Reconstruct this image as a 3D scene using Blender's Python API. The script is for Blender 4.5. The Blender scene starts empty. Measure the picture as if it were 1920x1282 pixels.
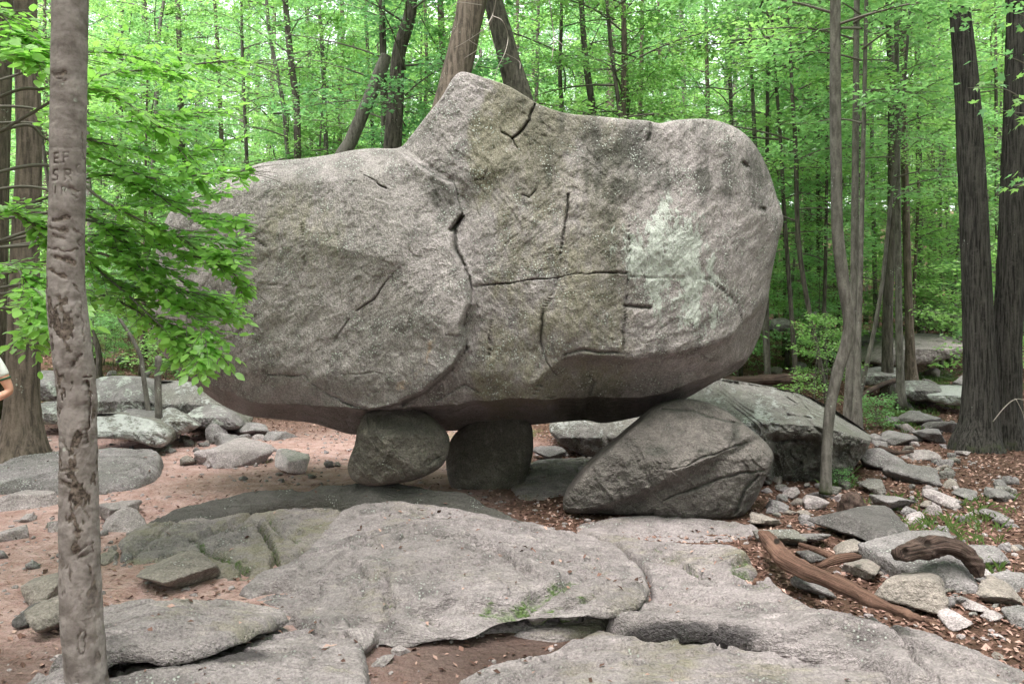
import bpy, bmesh, math, random
import numpy as np
from mathutils import Vector, Matrix, Euler

# ------------------------------------------------------------------ camera, world, sun, exposure
SC = bpy.context.scene
C = SC.collection
F = 28.0 / 36.0 * 1920.0          # focal length in photo pixels
EYE = 1.6                         # eye height (m); horizon at photo row 600
HV = 600.0
cam_d = bpy.data.cameras.new('camera')
cam_d.lens = 28.0; cam_d.sensor_width = 36.0
cam_d.shift_y = -(641.0 - HV) / 1920.0
cam_d.clip_start = 0.05; cam_d.clip_end = 600.0
cam = bpy.data.objects.new('camera', cam_d); C.objects.link(cam)
cam.location = (0, 0, EYE); cam.rotation_euler = (math.radians(90), 0, 0)
SC.camera = cam

SUN_EL, SUN_AZ = math.radians(70), math.radians(205)   # azimuth measured from +Y towards +X
world = bpy.data.worlds.new('World'); SC.world = world; world.use_nodes = True
wt = world.node_tree; wt.nodes.clear()
sky = wt.nodes.new('ShaderNodeTexSky'); sky.sky_type = 'NISHITA'; sky.sun_disc = False
sky.sun_elevation = SUN_EL; sky.sun_rotation = SUN_AZ
sky.air_density = 1.0; sky.dust_density = 4.0; sky.ozone_density = 1.0
hs = wt.nodes.new('ShaderNodeHueSaturation'); hs.inputs['Saturation'].default_value = 0.22
bg = wt.nodes.new('ShaderNodeBackground'); bg.inputs['Strength'].default_value = 0.15
wo = wt.nodes.new('ShaderNodeOutputWorld')
wt.links.new(sky.outputs[0], hs.inputs['Color']); wt.links.new(hs.outputs[0], bg.inputs['Color'])
wt.links.new(bg.outputs[0], wo.inputs['Surface'])
sd = bpy.data.lights.new('sun', 'SUN'); sd.energy = 1.5; sd.angle = math.radians(50); sd.color = (1.0, 0.95, 0.9)
so = bpy.data.objects.new('sun', sd); C.objects.link(so)
_d = Vector((math.sin(SUN_AZ) * math.cos(SUN_EL), math.cos(SUN_AZ) * math.cos(SUN_EL), math.sin(SUN_EL)))
so.rotation_euler = _d.to_track_quat('Z', 'Y').to_euler(); so.location = (0, 0, 30)
SC.view_settings.view_transform = 'Standard'; SC.view_settings.look = 'None'
SC.view_settings.gamma = 1.0; SC.view_settings.use_curve_mapping = False
SC.view_settings.exposure = 2.7
SC.render.engine = 'CYCLES'
SC.cycles.use_denoising = True
SC.cycles.max_bounces = 6; SC.cycles.diffuse_bounces = 4; SC.cycles.glossy_bounces = 2
SC.cycles.transmission_bounces = 5; SC.cycles.transparent_max_bounces = 4
SC.cycles.use_light_tree = False
SC.cycles.caustics_reflective = False; SC.cycles.caustics_refractive = False

# ------------------------------------------------------------------ numeric helpers
def _hash(ix, iy, iz, seed):
    h = (ix.astype(np.int64) * 374761393 + iy.astype(np.int64) * 668265263 + iz.astype(np.int64) * 2147483647 + seed * 974634777) & 0xffffffff
    h = ((h ^ (h >> 13)) * 1274126177) & 0xffffffff
    h = ((h ^ (h >> 16)) * 2246822519) & 0xffffffff
    return ((h ^ (h >> 15)) & 0xffffff) / float(0xffffff)

def vnoise(p, seed=0):
    """smooth value noise in [-1,1]; p (N,3)"""
    p = np.asarray(p, float); i = np.floor(p); f = p - i; f = f * f * f * (f * (f * 6 - 15) + 10); i = i.astype(np.int64)
    r = 0
    for dx in (0, 1):
        wx = f[:, 0] if dx else 1 - f[:, 0]
        for dy in (0, 1):
            wy = f[:, 1] if dy else 1 - f[:, 1]
            for dz in (0, 1):
                wz = f[:, 2] if dz else 1 - f[:, 2]
                r = r + wx * wy * wz * _hash(i[:, 0] + dx, i[:, 1] + dy, i[:, 2] + dz, seed)
    return r * 2 - 1

def fbm(p, oct=4, rough=0.5, seed=0, ridged=False):
    p = np.asarray(p, float); a = 1.0; s = 0; t = 0
    R = np.array([[0.8, 0.6, 0], [-0.6, 0.8, 0], [0, 0, 1]]) @ np.array([[1, 0, 0], [0, 0.8, 0.6], [0, -0.6, 0.8]])
    for k in range(oct):
        n = vnoise(p, seed + k * 17)
        if ridged: n = 1 - 2 * np.abs(n)
        s = s + a * n; t += a; a *= rough; p = (p @ R) * 2.03 + 5.3
    return s / t

def sstep(a, b, x):
    t = np.clip((x - a) / (b - a), 0, 1); return t * t * (3 - 2 * t)

def seg_dist(px, py, poly, closed=False):
    """distance from points to a polyline"""
    pts = list(poly) + ([poly[0]] if closed else [])
    best = np.full(px.shape, 1e9)
    for (ax, ay), (bx, by) in zip(pts[:-1], pts[1:]):
        dx, dy = bx - ax, by - ay; L = dx * dx + dy * dy + 1e-12
        t = np.clip(((px - ax) * dx + (py - ay) * dy) / L, 0, 1)
        best = np.minimum(best, (px - ax - t * dx) ** 2 + (py - ay - t * dy) ** 2)
    return np.sqrt(best)

def inside(px, py, poly):
    r = np.zeros(px.shape, bool); n = len(poly)
    for k in range(n):
        ax, ay = poly[k]; bx, by = poly[(k + 1) % n]
        if ay == by: continue
        c = ((ay > py) != (by > py)) & (px < (bx - ax) * (py - ay) / (by - ay) + ax)
        r ^= c
    return r

def smooth_closed(poly, n):
    """resample a closed polygon with Catmull-Rom, n points"""
    P = np.array(poly, float); m = len(P); out = []
    for k in range(m):
        p0, p1, p2, p3 = P[k - 1], P[k], P[(k + 1) % m], P[(k + 2) % m]
        q = max(2, int(n / m) + 1)
        for t in np.linspace(0, 1, q, endpoint=False):
            out.append(0.5 * ((2 * p1) + (-p0 + p2) * t + (2 * p0 - 5 * p1 + 4 * p2 - p3) * t * t + (-p0 + 3 * p1 - 3 * p2 + p3) * t ** 3))
    return np.array(out)

def smooth_open(P, per):
    P = np.array(P, float); m = len(P); out = []
    for k in range(m - 1):
        p0 = P[k - 1] if k > 0 else 2 * P[0] - P[1]
        p1, p2 = P[k], P[k + 1]
        p3 = P[k + 2] if k + 2 < m else 2 * P[-1] - P[-2]
        for t in np.linspace(0, 1, per, endpoint=False):
            out.append(0.5 * ((2 * p1) + (-p0 + p2) * t + (2 * p0 - 5 * p1 + 4 * p2 - p3) * t * t + (-p0 + 3 * p1 - 3 * p2 + p3) * t ** 3))
    out.append(P[-1]); return np.array(out)

def PX(u, v, y):
    """photo pixel + distance -> point"""
    return ((u - 960.0) / F * y, y, EYE + (HV - v) / F * y)

# ------------------------------------------------------------------ mesh helpers
def mesh_np(name, V, faces, mats, smooth=True, attrs=None, mat_idx=None):
    """faces: (M,4) or (M,3) int array"""
    me = bpy.data.meshes.new(name)
    V = np.asarray(V, np.float32); Fc = np.asarray(faces, np.int32); k = Fc.shape[1]; m = len(Fc)
    me.vertices.add(len(V)); me.vertices.foreach_set('co', V.ravel())
    me.loops.add(m * k); me.loops.foreach_set('vertex_index', Fc.ravel())
    me.polygons.add(m)
    me.polygons.foreach_set('loop_start', np.arange(0, m * k, k, dtype=np.int32))
    me.polygons.foreach_set('loop_total', np.full(m, k, np.int32))
    if mat_idx is not None: me.polygons.foreach_set('material_index', np.asarray(mat_idx, np.int32))
    me.update(calc_edges=True); me.validate()
    me.polygons.foreach_set('use_smooth', np.full(len(me.polygons), smooth, bool))
    for mt in (mats if isinstance(mats, (list, tuple)) else [mats]): me.materials.append(mt)
    if attrs:
        for an, av in attrs.items():
            a = me.attributes.new(an, 'FLOAT', 'POINT'); a.data.foreach_set('value', np.asarray(av, np.float32))
    return me

def link(name, me, parent=None):
    o = bpy.data.objects.new(name, me); C.objects.link(o)
    if parent is not None: o.parent = parent
    return o

def tag(o, label=None, cat=None, group=None, kind=None):
    if label: o['label'] = label
    if cat: o['category'] = cat
    if group: o['group'] = group
    if kind: o['kind'] = kind
    return o

def empty(name, loc=(0, 0, 0), rz=0, sc=1.0):
    o = bpy.data.objects.new(name, None); C.objects.link(o)
    o.empty_display_size = 0.2
    o.location = loc; o.rotation_euler = (0, 0, rz); o.scale = (sc, sc, sc) if not isinstance(sc, tuple) else sc
    return o

def recenter(o, base):
    """move an object's origin to a base point without moving its surface"""
    o.data.transform(Matrix.Translation(-Vector(base))); o.location = base

def tube(path, rad, nseg=10, disp=None, cap=True):
    """path (N,3), rad (N,) -> V, quads; disp(P, ang, k)->radius offset"""
    P = np.array(path, float); n = len(P); rad = np.array(rad, float)
    T = np.gradient(P, axis=0); T /= np.linalg.norm(T, axis=1)[:, None] + 1e-9
    ref = np.array([0.0, 1.0, 0.0]) if abs(T[:, 1]).mean() < 0.8 else np.array([0.0, 0.0, 1.0])
    A = np.cross(T, ref); A /= np.linalg.norm(A, axis=1)[:, None] + 1e-9
    B = np.cross(T, A)
    ang = np.linspace(0, 2 * np.pi, nseg, endpoint=False)
    r = np.repeat(rad[:, None], nseg, 1)
    D = A[:, None, :] * np.cos(ang)[None, :, None] + B[:, None, :] * np.sin(ang)[None, :, None]
    V = P[:, None, :] + D * r[:, :, None]
    if disp is not None:
        d = disp(V.reshape(-1, 3), D.reshape(-1, 3)).reshape(n, nseg); V = V + D * d[:, :, None]
    V = V.reshape(-1, 3)
    i = np.arange(n - 1)[:, None] * nseg; j = np.arange(nseg)[None, :]; jn = (j + 1) % nseg
    Q = np.stack([i + j, i + jn, i + nseg + jn, i + nseg + j], -1).reshape(-1, 4)
    if cap:
        V = np.vstack([V, P[0] - T[0] * rad[0] * 0.15, P[-1] + T[-1] * rad[-1] * 0.3]); a, b = len(V) - 2, len(V) - 1
        j = np.arange(nseg); jn = (j + 1) % nseg
        Q = np.vstack([Q, np.stack([jn, j, np.full(nseg, a), np.full(nseg, a)], -1), np.stack([(n - 1) * nseg + j, (n - 1) * nseg + jn, np.full(nseg, b), np.full(nseg, b)], -1)])
    return V, Q

def tri_split(Q):
    Q = np.asarray(Q); return np.vstack([Q[:, [0, 1, 2]], Q[:, [0, 2, 3]]])

def clean_quads(Q):
    Q = np.asarray(Q); d = Q[:, 2] == Q[:, 3]
    a = Q[~d]; T = np.vstack([a[:, [0, 1, 2]], a[:, [0, 2, 3]], Q[d][:, :3]]) if len(Q) else Q
    return T

class Bag:
    def __init__(s): s.V = []; s.T = []; s.n = 0
    def add(s, V, Q):
        Q = np.asarray(Q); T = clean_quads(Q) if Q.shape[1] == 4 else Q
        s.V.append(np.asarray(V)); s.T.append(T + s.n); s.n += len(V); return s
    def mesh(s, name, mat, smooth=True, attrs=None):
        return mesh_np(name, np.vstack(s.V), np.vstack(s.T), mat, smooth, attrs)

# ------------------------------------------------------------------ materials
class NB:
    """tiny node builder"""
    def __init__(s, name):
        s.m = bpy.data.materials.new(name); s.m.use_nodes = True; s.t = s.m.node_tree; s.t.nodes.clear()
        s.out = s.t.nodes.new('ShaderNodeOutputMaterial')
    def n(s, typ, ins=None, **kw):
        x = s.t.nodes.new('ShaderNode' + typ)
        for k, v in kw.items(): setattr(x, k, v)
        for k, v in (ins or {}).items(): s.set(x, k, v)
        return x
    def set(s, x, k, v):
        sock = x.inputs[k]
        if hasattr(v, 'is_output') or isinstance(v, bpy.types.NodeSocket): s.t.links.new(v, sock)
        else: sock.default_value = v
    def pos(s): return s.n('NewGeometry').outputs['Position']
    def scaled(s, co, sc): return s.n('VectorMath', {0: co, 1: sc}, operation='MULTIPLY').outputs[0]
    def noise(s, co, scale, detail=4, rough=0.55, dist=0.0):
        return s.n('TexNoise', {'Vector': co, 'Scale': scale, 'Detail': detail, 'Roughness': rough, 'Distortion': dist}).outputs['Fac']
    def vor(s, co, scale, feature='F1', rnd=1.0):
        return s.n('TexVoronoi', {'Vector': co, 'Scale': scale, 'Randomness': rnd}, feature=feature).outputs['Distance']
    def math(s, op, a, b=0.0, c=None):
        ins = {0: a, 1: b}
        if c is not None: ins[2] = c
        return s.n('Math', ins, operation=op).outputs[0]
    def rng(s, x, a, b, c=0.0, d=1.0, smooth=True):
        return s.n('MapRange', {0: x, 1: a, 2: b, 3: c, 4: d}, interpolation_type='SMOOTHSTEP' if smooth else 'LINEAR').outputs[0]
    def mix(s, f, a, b, mode='MIX'):
        x = s.n('Mix', data_type='RGBA', blend_type=mode)
        for i, v in ((0, f), (6, a), (7, b)):
            if isinstance(v, tuple): v = tuple(v) + (1.0,) if len(v) == 3 else v
            s.set(x, i, v)
        return x.outputs[2]
    def attr(s, name): return s.n('Attribute', attribute_name=name).outputs['Fac']
    def bump(s, h, strength=0.5, dist=0.02, normal=None):
        ins = {'Height': h, 'Strength': strength, 'Distance': dist}
        if normal is not None: ins['Normal'] = normal
        return s.n('Bump', ins).outputs[0]
    def bsdf(s, col, rough=0.85, normal=None, spec=0.25):
        ins = {'Base Color': col if not isinstance(col, tuple) else tuple(col) + (1.0,), 'Roughness': rough, 'Specular IOR Level': spec}
        if normal is not None: ins['Normal'] = normal
        return s.n('BsdfPrincipled', ins).outputs[0]
    def done(s, sh): s.t.links.new(sh, s.out.inputs['Surface']); return s.m

def rock_mat(name, c1, c2, dark=(0.05, 0.048, 0.042), lichen=(0.46, 0.48, 0.44), lich=0.35, spot=0.3, bump=0.6, fol=None, grain=1.0, blotch=0.5, moss_c=(0.03, 0.052, 0.010)):
    b = NB(name); co = b.pos(); cf = co
    if fol: cf = b.n('Mapping', {'Vector': co, 'Rotation': fol[0], 'Scale': fol[1]}).outputs[0]
    n1 = b.noise(co, 1.3, 3, 0.6); n2 = b.noise(cf, 11, 4, 0.68); n3 = b.noise(co, 75, 2, 0.7); n4 = b.noise(co, 4.2, 4, 0.62, 0.4)
    col = b.mix(b.rng(n1, 0.35, 0.65), c1, c2)
    col = b.mix(b.math('MULTIPLY', b.rng(n4, 0.45, 0.70), blotch), col, tuple(x * 0.5 for x in c2))
    col = b.mix(b.math('MULTIPLY', b.rng(n2, 0.56, 0.72), blotch * 0.8), col, tuple(min(1, x * 1.35) for x in c1))
    # olive weathering and dark tones, painted underside shade included, kept in attributes on the mesh
    col = b.mix(b.math('MULTIPLY', b.rng(b.math('ADD', b.attr('olive'), b.math('MULTIPLY', b.math('SUBTRACT', n2, 0.5), 1.2)), 0.25, 0.9), 0.7), col, (0.150, 0.135, 0.082))
    col = b.mix(b.math('MULTIPLY', b.rng(b.math('ADD', b.attr('dark'), b.math('MULTIPLY', b.math('SUBTRACT', n2, 0.5), 1.5)), 0.2, 1.0), 0.85), col, dark)
    col = b.mix(b.rng(b.math('ADD', b.attr('rust'), b.math('MULTIPLY', b.math('SUBTRACT', n2, 0.5), 1.0)), 0.45, 0.9), col, (0.30, 0.20, 0.13))
    # coarse grain: pale and dark crystals
    g = b.rng(n3, 0.3, 0.7, 1 - 0.40 * grain, 1 + 0.40 * grain, False)
    g2 = b.rng(n2, 0.25, 0.75, 1 - 0.28 * grain, 1 + 0.28 * grain, False)
    gg = b.math('MULTIPLY', g, g2)
    grey = b.n('CombineColor', {0: gg, 1: gg, 2: gg}).outputs[0]
    col = b.mix(1.0, col, grey, 'MULTIPLY')
    # lichen: scattered crumbs plus patches
    n28 = b.noise(cf, 34, 3, 0.7)
    v = b.vor(co, 46)
    crumbs = b.math('MULTIPLY', b.rng(v, 0.34, 0.20), b.rng(n4, 0.60 - 0.16 * spot, 0.68 - 0.1 * spot))
    sm = b.math('ADD', b.math('MULTIPLY', b.attr('lich'), 0.55), b.math('ADD', b.math('MULTIPLY', n2, 0.7), b.math('ADD', b.math('MULTIPLY', n28, 0.75), b.math('MULTIPLY', n1, 0.25))))
    pat = b.rng(sm, 1.24 - lich * 0.28, 1.36 - lich * 0.28)
    lf = b.math('MINIMUM', b.math('ADD', b.math('MULTIPLY', crumbs, spot * 1.6), b.math('MULTIPLY', pat, 0.85)), 0.88)
    col = b.mix(lf, col, b.mix(b.rng(n28, 0.3, 0.7), lichen, tuple(x * 0.7 for x in lichen)))
    mo = b.math('MULTIPLY', b.rng(b.math('ADD', b.attr('moss'), b.math('MULTIPLY', b.math('SUBTRACT', n28, 0.5), 1.8)), 0.45, 1.0), b.rng(n2, 0.3, 0.6, 0.35, 0.95))
    col = b.mix(mo, col, b.mix(b.rng(n3, 0.35, 0.65), moss_c, tuple(x * 2.6 for x in moss_c)))
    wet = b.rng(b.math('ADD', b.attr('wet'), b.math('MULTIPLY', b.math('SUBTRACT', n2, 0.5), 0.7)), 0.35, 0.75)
    col = b.mix(b.math('MULTIPLY', wet, 0.78), col, (0.022, 0.02, 0.022))  # darkens damp rock and the shade painted into hollows
    h = b.math('ADD', b.math('MULTIPLY', n2, 1.0), b.math('ADD', b.math('MULTIPLY', n3, 0.32), b.math('MULTIPLY', n28, 0.75)))
    h = b.math('ADD', h, b.math('MULTIPLY', lf, 0.12))
    nr = b.bump(h, min(1.0, bump * 1.35), 0.045)
    return b.done(b.bsdf(col, b.rng(wet, 0, 1, 0.86, 0.5), nr, b.rng(wet, 0, 1, 0.3, 0.12)))

def bark_mat(name, c1, c2, ridge=1.0, vscale=2.2, hscale=26, smooth=False, lich=0.3, moss_h=None):
    b = NB(name); co = b.pos()
    st = b.scaled(co, (1, 1, vscale / hscale))
    n = b.noise(st, hscale, 5, 0.6, 0.3); n2 = b.noise(co, 9, 5, 0.65); n3 = b.noise(co, 60, 3, 0.6); nl = b.noise(co, 2.0, 3, 0.5)
    col = b.mix(b.rng(n, 0.32, 0.66), c1, c2)
    col = b.mix(b.math('MULTIPLY', b.rng(n2, 0.5, 0.72), 0.45), col, tuple(x * 1.35 for x in c2))
    col = b.mix(b.math('MULTIPLY', b.rng(n3, 0.45, 0.7), 0.3), col, tuple(x * 0.5 for x in c1))
    lf = b.math('MULTIPLY', b.rng(b.vor(co, 30), 0.33, 0.22), b.rng(b.noise(co, 3.3, 3, 0.6), 0.66 - 0.2 * lich, 0.72 - 0.1 * lich))
    col = b.mix(b.math('MULTIPLY', lf, 0.7), col, (0.42, 0.46, 0.40))
    col = b.mix(b.rng(b.math('ADD', b.attr('moss'), b.math('MULTIPLY', b.math('SUBTRACT', n2, 0.5), 1.3)), 0.4, 0.9), col, (0.035, 0.045, 0.017))
    sc = b.rng(b.math('ADD', b.attr('scar'), b.math('MULTIPLY', b.math('SUBTRACT', n2, 0.5), 0.7)), 0.3, 0.7)
    col = b.mix(sc, col, b.mix(b.rng(n3, 0.35, 0.65), (0.045, 0.034, 0.029), (0.155, 0.118, 0.102)))
    h = b.math('ADD', b.math('MULTIPLY', n, ridge), b.math('ADD', b.math('MULTIPLY', n2, 0.25), b.math('ADD', b.math('MULTIPLY', n3, 0.12), b.math('MULTIPLY', b.math('MULTIPLY', sc, b.noise(co, 45, 3)), -0.5))))
    return b.done(b.bsdf(col, 0.9, b.bump(h, 0.7, 0.02), 0.15))

def leaf_mat(name, c1, c2, trans=0.5, gloss=0.35):
    b = NB(name)
    r = b.n('NewGeometry').outputs['Random Per Island']
    oi = b.n('ObjectInfo').outputs['Random']
    f = b.math('FRACT', b.math('ADD', b.math('MULTIPLY', r, 0.999), b.math('MULTIPLY', oi, 0.37)))
    col = b.mix(f, c1, c2)
    col = b.mix(b.math('MULTIPLY', oi, 0.25), col, tuple(x * 1.3 for x in c2))
    d = b.bsdf(col, 0.36, None, gloss * 1.5)
    tc = b.mix(1.0, col, (1.15, 1.2, 0.9), 'MULTIPLY')
    t = b.n('BsdfTranslucent', {'Color': tc}).outputs[0]
    return b.done(b.n('MixShader', {0: trans, 1: d, 2: t}).outputs[0])

def plain_mat(name, c, rough=0.8, var=0.25, scale=30, bump=0.2, spec=0.25):
    b = NB(name); co = b.pos(); n = b.noise(co, scale, 5, 0.6)
    col = b.mix(n, tuple(x * (1 - var) for x in c), tuple(x * (1 + var) for x in c))
    return b.done(b.bsdf(col, rough, b.bump(n, bump, 0.01), spec))

def wood_mat(name, c1, c2):
    b = NB(name); g = b.n('TexCoord').outputs['Object']
    # grain runs along the log's own attribute axis
    cx = b.n('CombineXYZ', {0: b.math('MULTIPLY', b.attr('along'), 0.13), 1: b.attr('ax'), 2: b.attr('az')}).outputs[0]
    n = b.noise(cx, 15, 6, 0.7, 0.2); n2 = b.noise(g, 5, 4); n3 = b.noise(g, 60, 3)
    col = b.mix(b.rng(n, 0.3, 0.68), c1, c2)
    col = b.mix(b.math('MULTIPLY', b.rng(n2, 0.5, 0.7), 0.5), col, tuple(x * 1.3 for x in c2))
    col = b.mix(b.math('MULTIPLY', b.rng(n3, 0.5, 0.75), 0.3), col, tuple(x * 0.4 for x in c1))
    col = b.mix(b.rng(b.attr('scar'), 0.3, 0.7), col, (0.02, 0.013, 0.01))
    return b.done(b.bsdf(col, 0.85, b.bump(b.math('ADD', n, b.math('MULTIPLY', n3, 0.3)), 1.0, 0.025), 0.15))

def ground_mat():
    b = NB('forest_floor'); co = b.pos()
    n1 = b.noise(co, 0.8, 5, 0.6); n2 = b.noise(co, 6, 6, 0.65); n3 = b.noise(co, 45, 4, 0.7); n5 = b.noise(co, 120, 2, 0.6)
    dirt = b.mix(b.rng(n2, 0.3, 0.7), (0.33, 0.195, 0.170), (0.50, 0.345, 0.32))
    dirt = b.mix(b.math('MULTIPLY', b.rng(n3, 0.48, 0.72), 0.55), dirt, (0.52, 0.40, 0.37))
    dirt = b.mix(b.math('MULTIPLY', b.rng(n5, 0.52, 0.68), 0.4), dirt, (0.06, 0.034, 0.026))
    v = b.n('TexVoronoi', {'Vector': co, 'Scale': 26.0}, feature='F1')
    lc = b.n('ValToRGB', {0: b.math('FRACT', b.math('MULTIPLY', v.outputs['Color'], 3.7))})
    r = lc.color_ramp; r.elements[0].color = (0.045, 0.024, 0.017, 1); r.elements[1].color = (0.22, 0.13, 0.10, 1)
    e = r.elements.new(0.5); e.color = (0.11, 0.06, 0.045, 1)
    lit = b.mix(b.rng(n2, 0.35, 0.7), lc.outputs[0], (0.085, 0.05, 0.036))
    col = b.mix(b.attr('path'), lit, dirt)
    col = b.mix(b.math('MULTIPLY', b.attr('soil'), 0.9), col, b.mix(n3, (0.04, 0.027, 0.024), (0.11, 0.075, 0.065)))
    col = b.mix(b.math('MULTIPLY', b.rng(b.math('ADD', b.attr('green'), b.math('MULTIPLY', b.math('SUBTRACT', n2, 0.5), 1.2)), 0.45, 0.8), 0.8), col, b.mix(n3, (0.045, 0.075, 0.02), (0.12, 0.17, 0.05)))
    h = b.math('ADD', b.math('MULTIPLY', n2, 0.7), b.math('ADD', b.math('MULTIPLY', n3, 0.5), b.math('MULTIPLY', v.outputs['Distance'], 0.5)))
    return b.done(b.bsdf(col, 0.95, b.bump(h, 1.0, 0.06), 0.12))

M = {}
M['boulder'] = rock_mat('weathered_gneiss', (0.300, 0.262, 0.262), (0.232, 0.205, 0.198), lich=0.42, spot=0.7, bump=0.5, fol=((0.0, 0.85, 0.0), (1.5, 1.0, 0.5)), grain=1.0, blotch=0.7)
M['bedrock'] = rock_mat('bedrock_gneiss', (0.262, 0.224, 0.228), (0.205, 0.176, 0.176), lich=0.14, spot=0.4, bump=0.6, fol=((0.0, 0.0, 0.35), (0.4, 1.5, 1.0)), grain=0.75, blotch=0.75)
M['stone'] = rock_mat('loose_stone_grey', (0.225, 0.200, 0.205), (0.150, 0.137, 0.134), lich=0.45, spot=0.5, bump=0.6)
M['stone_pale'] = rock_mat('loose_stone_pale', (0.330, 0.280, 0.285), (0.255, 0.220, 0.218), lich=0.3, spot=0.2, bump=0.5)
M['stone_tan'] = rock_mat('loose_stone_tan', (0.225, 0.190, 0.172), (0.175, 0.150, 0.135), lich=0.25, spot=0.3, bump=0.5)
M['stone_dark'] = rock_mat('loose_stone_dark', (0.132, 0.116, 0.116), (0.082, 0.074, 0.072), lich=0.32, spot=0.4, bump=0.6)
M['stone_lichen'] = rock_mat('lichened_stone', (0.214, 0.194, 0.188), (0.165, 0.155, 0.136), lichen=(0.5, 0.5, 0.49), lich=0.55, spot=0.7, bump=0.7)
M['support'] = rock_mat('support_stone_gneiss', (0.155, 0.134, 0.117), (0.095, 0.083, 0.072), lich=0.22, spot=0.25, bump=0.6)
M['support_r'] = rock_mat('support_stone_brown', (0.130, 0.112, 0.105), (0.085, 0.074, 0.068), lich=0.15, spot=0.15, bump=0.6)
M['stone_white'] = rock_mat('white_stone', (0.72, 0.62, 0.63), (0.62, 0.53, 0.54), lich=0.0, spot=0.0, bump=0.4, blotch=0.1)
M['ground'] = ground_mat()
M['beech'] = bark_mat('smooth_grey_bark', (0.135, 0.110, 0.103), (0.265, 0.225, 0.218), ridge=0.5, vscale=14, hscale=9, lich=0.45)
M['oak'] = bark_mat('furrowed_dark_bark', (0.009, 0.008, 0.0075), (0.062, 0.056, 0.051), ridge=1.6, vscale=3.0, hscale=48, lich=0.0)
M['brown'] = bark_mat('brown_bark', (0.05, 0.040, 0.032), (0.15, 0.118, 0.097), ridge=1.0, vscale=3, hscale=24, lich=0.25)
M['greyb'] = bark_mat('grey_bark', (0.07, 0.062, 0.055), (0.165, 0.15, 0.135), ridge=0.6, vscale=5, hscale=20, lich=0.45)
M['darkb'] = bark_mat('dark_bark', (0.035, 0.030, 0.026), (0.12, 0.104, 0.09), ridge=0.8, vscale=4, hscale=24, lich=0.15)
M['twig'] = plain_mat('twig_bark', (0.13, 0.115, 0.10), 0.85)
M['dead'] = plain_mat('bleached_dead_wood', (0.22, 0.19, 0.17), 0.85, 0.3)
M['wood'] = wood_mat('weathered_log_wood', (0.05, 0.027, 0.02), (0.22, 0.125, 0.095))
M['wood_dark'] = wood_mat('rotten_log_wood', (0.02, 0.014, 0.012), (0.12, 0.08, 0.067))
M['leaf_beech'] = leaf_mat('beech_leaf', (0.180, 0.362, 0.075), (0.312, 0.566, 0.141), 0.58, 0.6)
M['leaf_a'] = leaf_mat('maple_leaf', (0.133, 0.275, 0.103), (0.251, 0.457, 0.205), 0.58, 0.4)
M['leaf_b'] = leaf_mat('birch_leaf', (0.163, 0.309, 0.096), (0.298, 0.491, 0.182), 0.58, 0.35)
M['leaf_c'] = leaf_mat('oak_leaf', (0.107, 0.252, 0.109), (0.213, 0.422, 0.205), 0.58, 0.4)
def litter_mat():
    b = NB('fallen_leaf'); r = b.n('NewGeometry').outputs['Random Per Island']
    lc = b.n('ValToRGB', {0: r}); R = lc.color_ramp
    R.elements[0].color = (0.06, 0.032, 0.025, 1); R.elements[1].color = (0.42, 0.28, 0.24, 1)
    R.elements.new(0.6).color = (0.19, 0.105, 0.085, 1)
    return b.done(b.bsdf(lc.outputs[0], 0.8, None, 0.2))
M['litter'] = litter_mat()
M['grass'] = leaf_mat('grass_blade', (0.060, 0.114, 0.024), (0.120, 0.180, 0.048), 0.35, 0.3)
M['skin'] = plain_mat('skin', (0.62, 0.32, 0.23), 0.5, 0.06, 40, 0.05, 0.4)
M['shirt'] = plain_mat('white_cotton', (0.78, 0.78, 0.76), 0.9, 0.05, 60, 0.15)
M['trim'] = plain_mat('green_trim', (0.03, 0.10, 0.06), 0.9, 0.1, 60, 0.15)
M['shorts'] = plain_mat('dark_shorts', (0.05, 0.055, 0.08), 0.9, 0.1, 60, 0.15)
M['shoe'] = plain_mat('white_shoe', (0.72, 0.72, 0.78), 0.6, 0.08, 80, 0.1)
M['hair'] = plain_mat('brown_hair', (0.06, 0.035, 0.02), 0.6, 0.3, 90, 0.4)

# ------------------------------------------------------------------ terrain
def G(x, y):
    """ground height"""
    x = np.asarray(x, float); y = np.asarray(y, float)
    t = np.clip(y - 9.0, 0, None)
    z = np.where(t < 26, 0.0040 * t * t, 0.0040 * 26 * 26 + 0.208 * (t - 26))
    z = np.where(y > 75, z - 0.05 * np.clip(y - 75, 0, 60), z)
    p = np.stack([x, y, 0 * x], -1).reshape(-1, 3)
    far = sstep(8, 22, y)
    z = z - 0.05 + (0.035 + 0.25 * far) * fbm(p * 0.35, 3, 0.5, 3).reshape(x.shape) + 0.012 * fbm(p * 2.2, 3, 0.6, 5).reshape(x.shape)
    # the soil pocket in front of the bedrock lies a little deeper
    z = z - 0.05 * np.exp(-(((x + 0.1) / 1.2) ** 2 + ((y - 4.0) / 0.9) ** 2))
    z = z - 0.07 * np.exp(-(((x - 0.9) / 1.1) ** 2 + ((y - 3.9) / 0.8) ** 2))
    return z

def ground_hit(u, v, ymin=2.5, ymax=70):
    ys = np.linspace(ymin, ymax, 3000); xs = (u - 960) / F * ys; zs = EYE + (HV - v) / F * ys
    k = np.argmax(G(xs, ys) >= zs)
    if not (G(xs[k:k + 1], ys[k:k + 1]) >= zs[k:k + 1])[0]: k = len(ys) - 1
    return xs[k], ys[k], float(G(xs[k:k + 1], ys[k:k + 1])[0])

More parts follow.
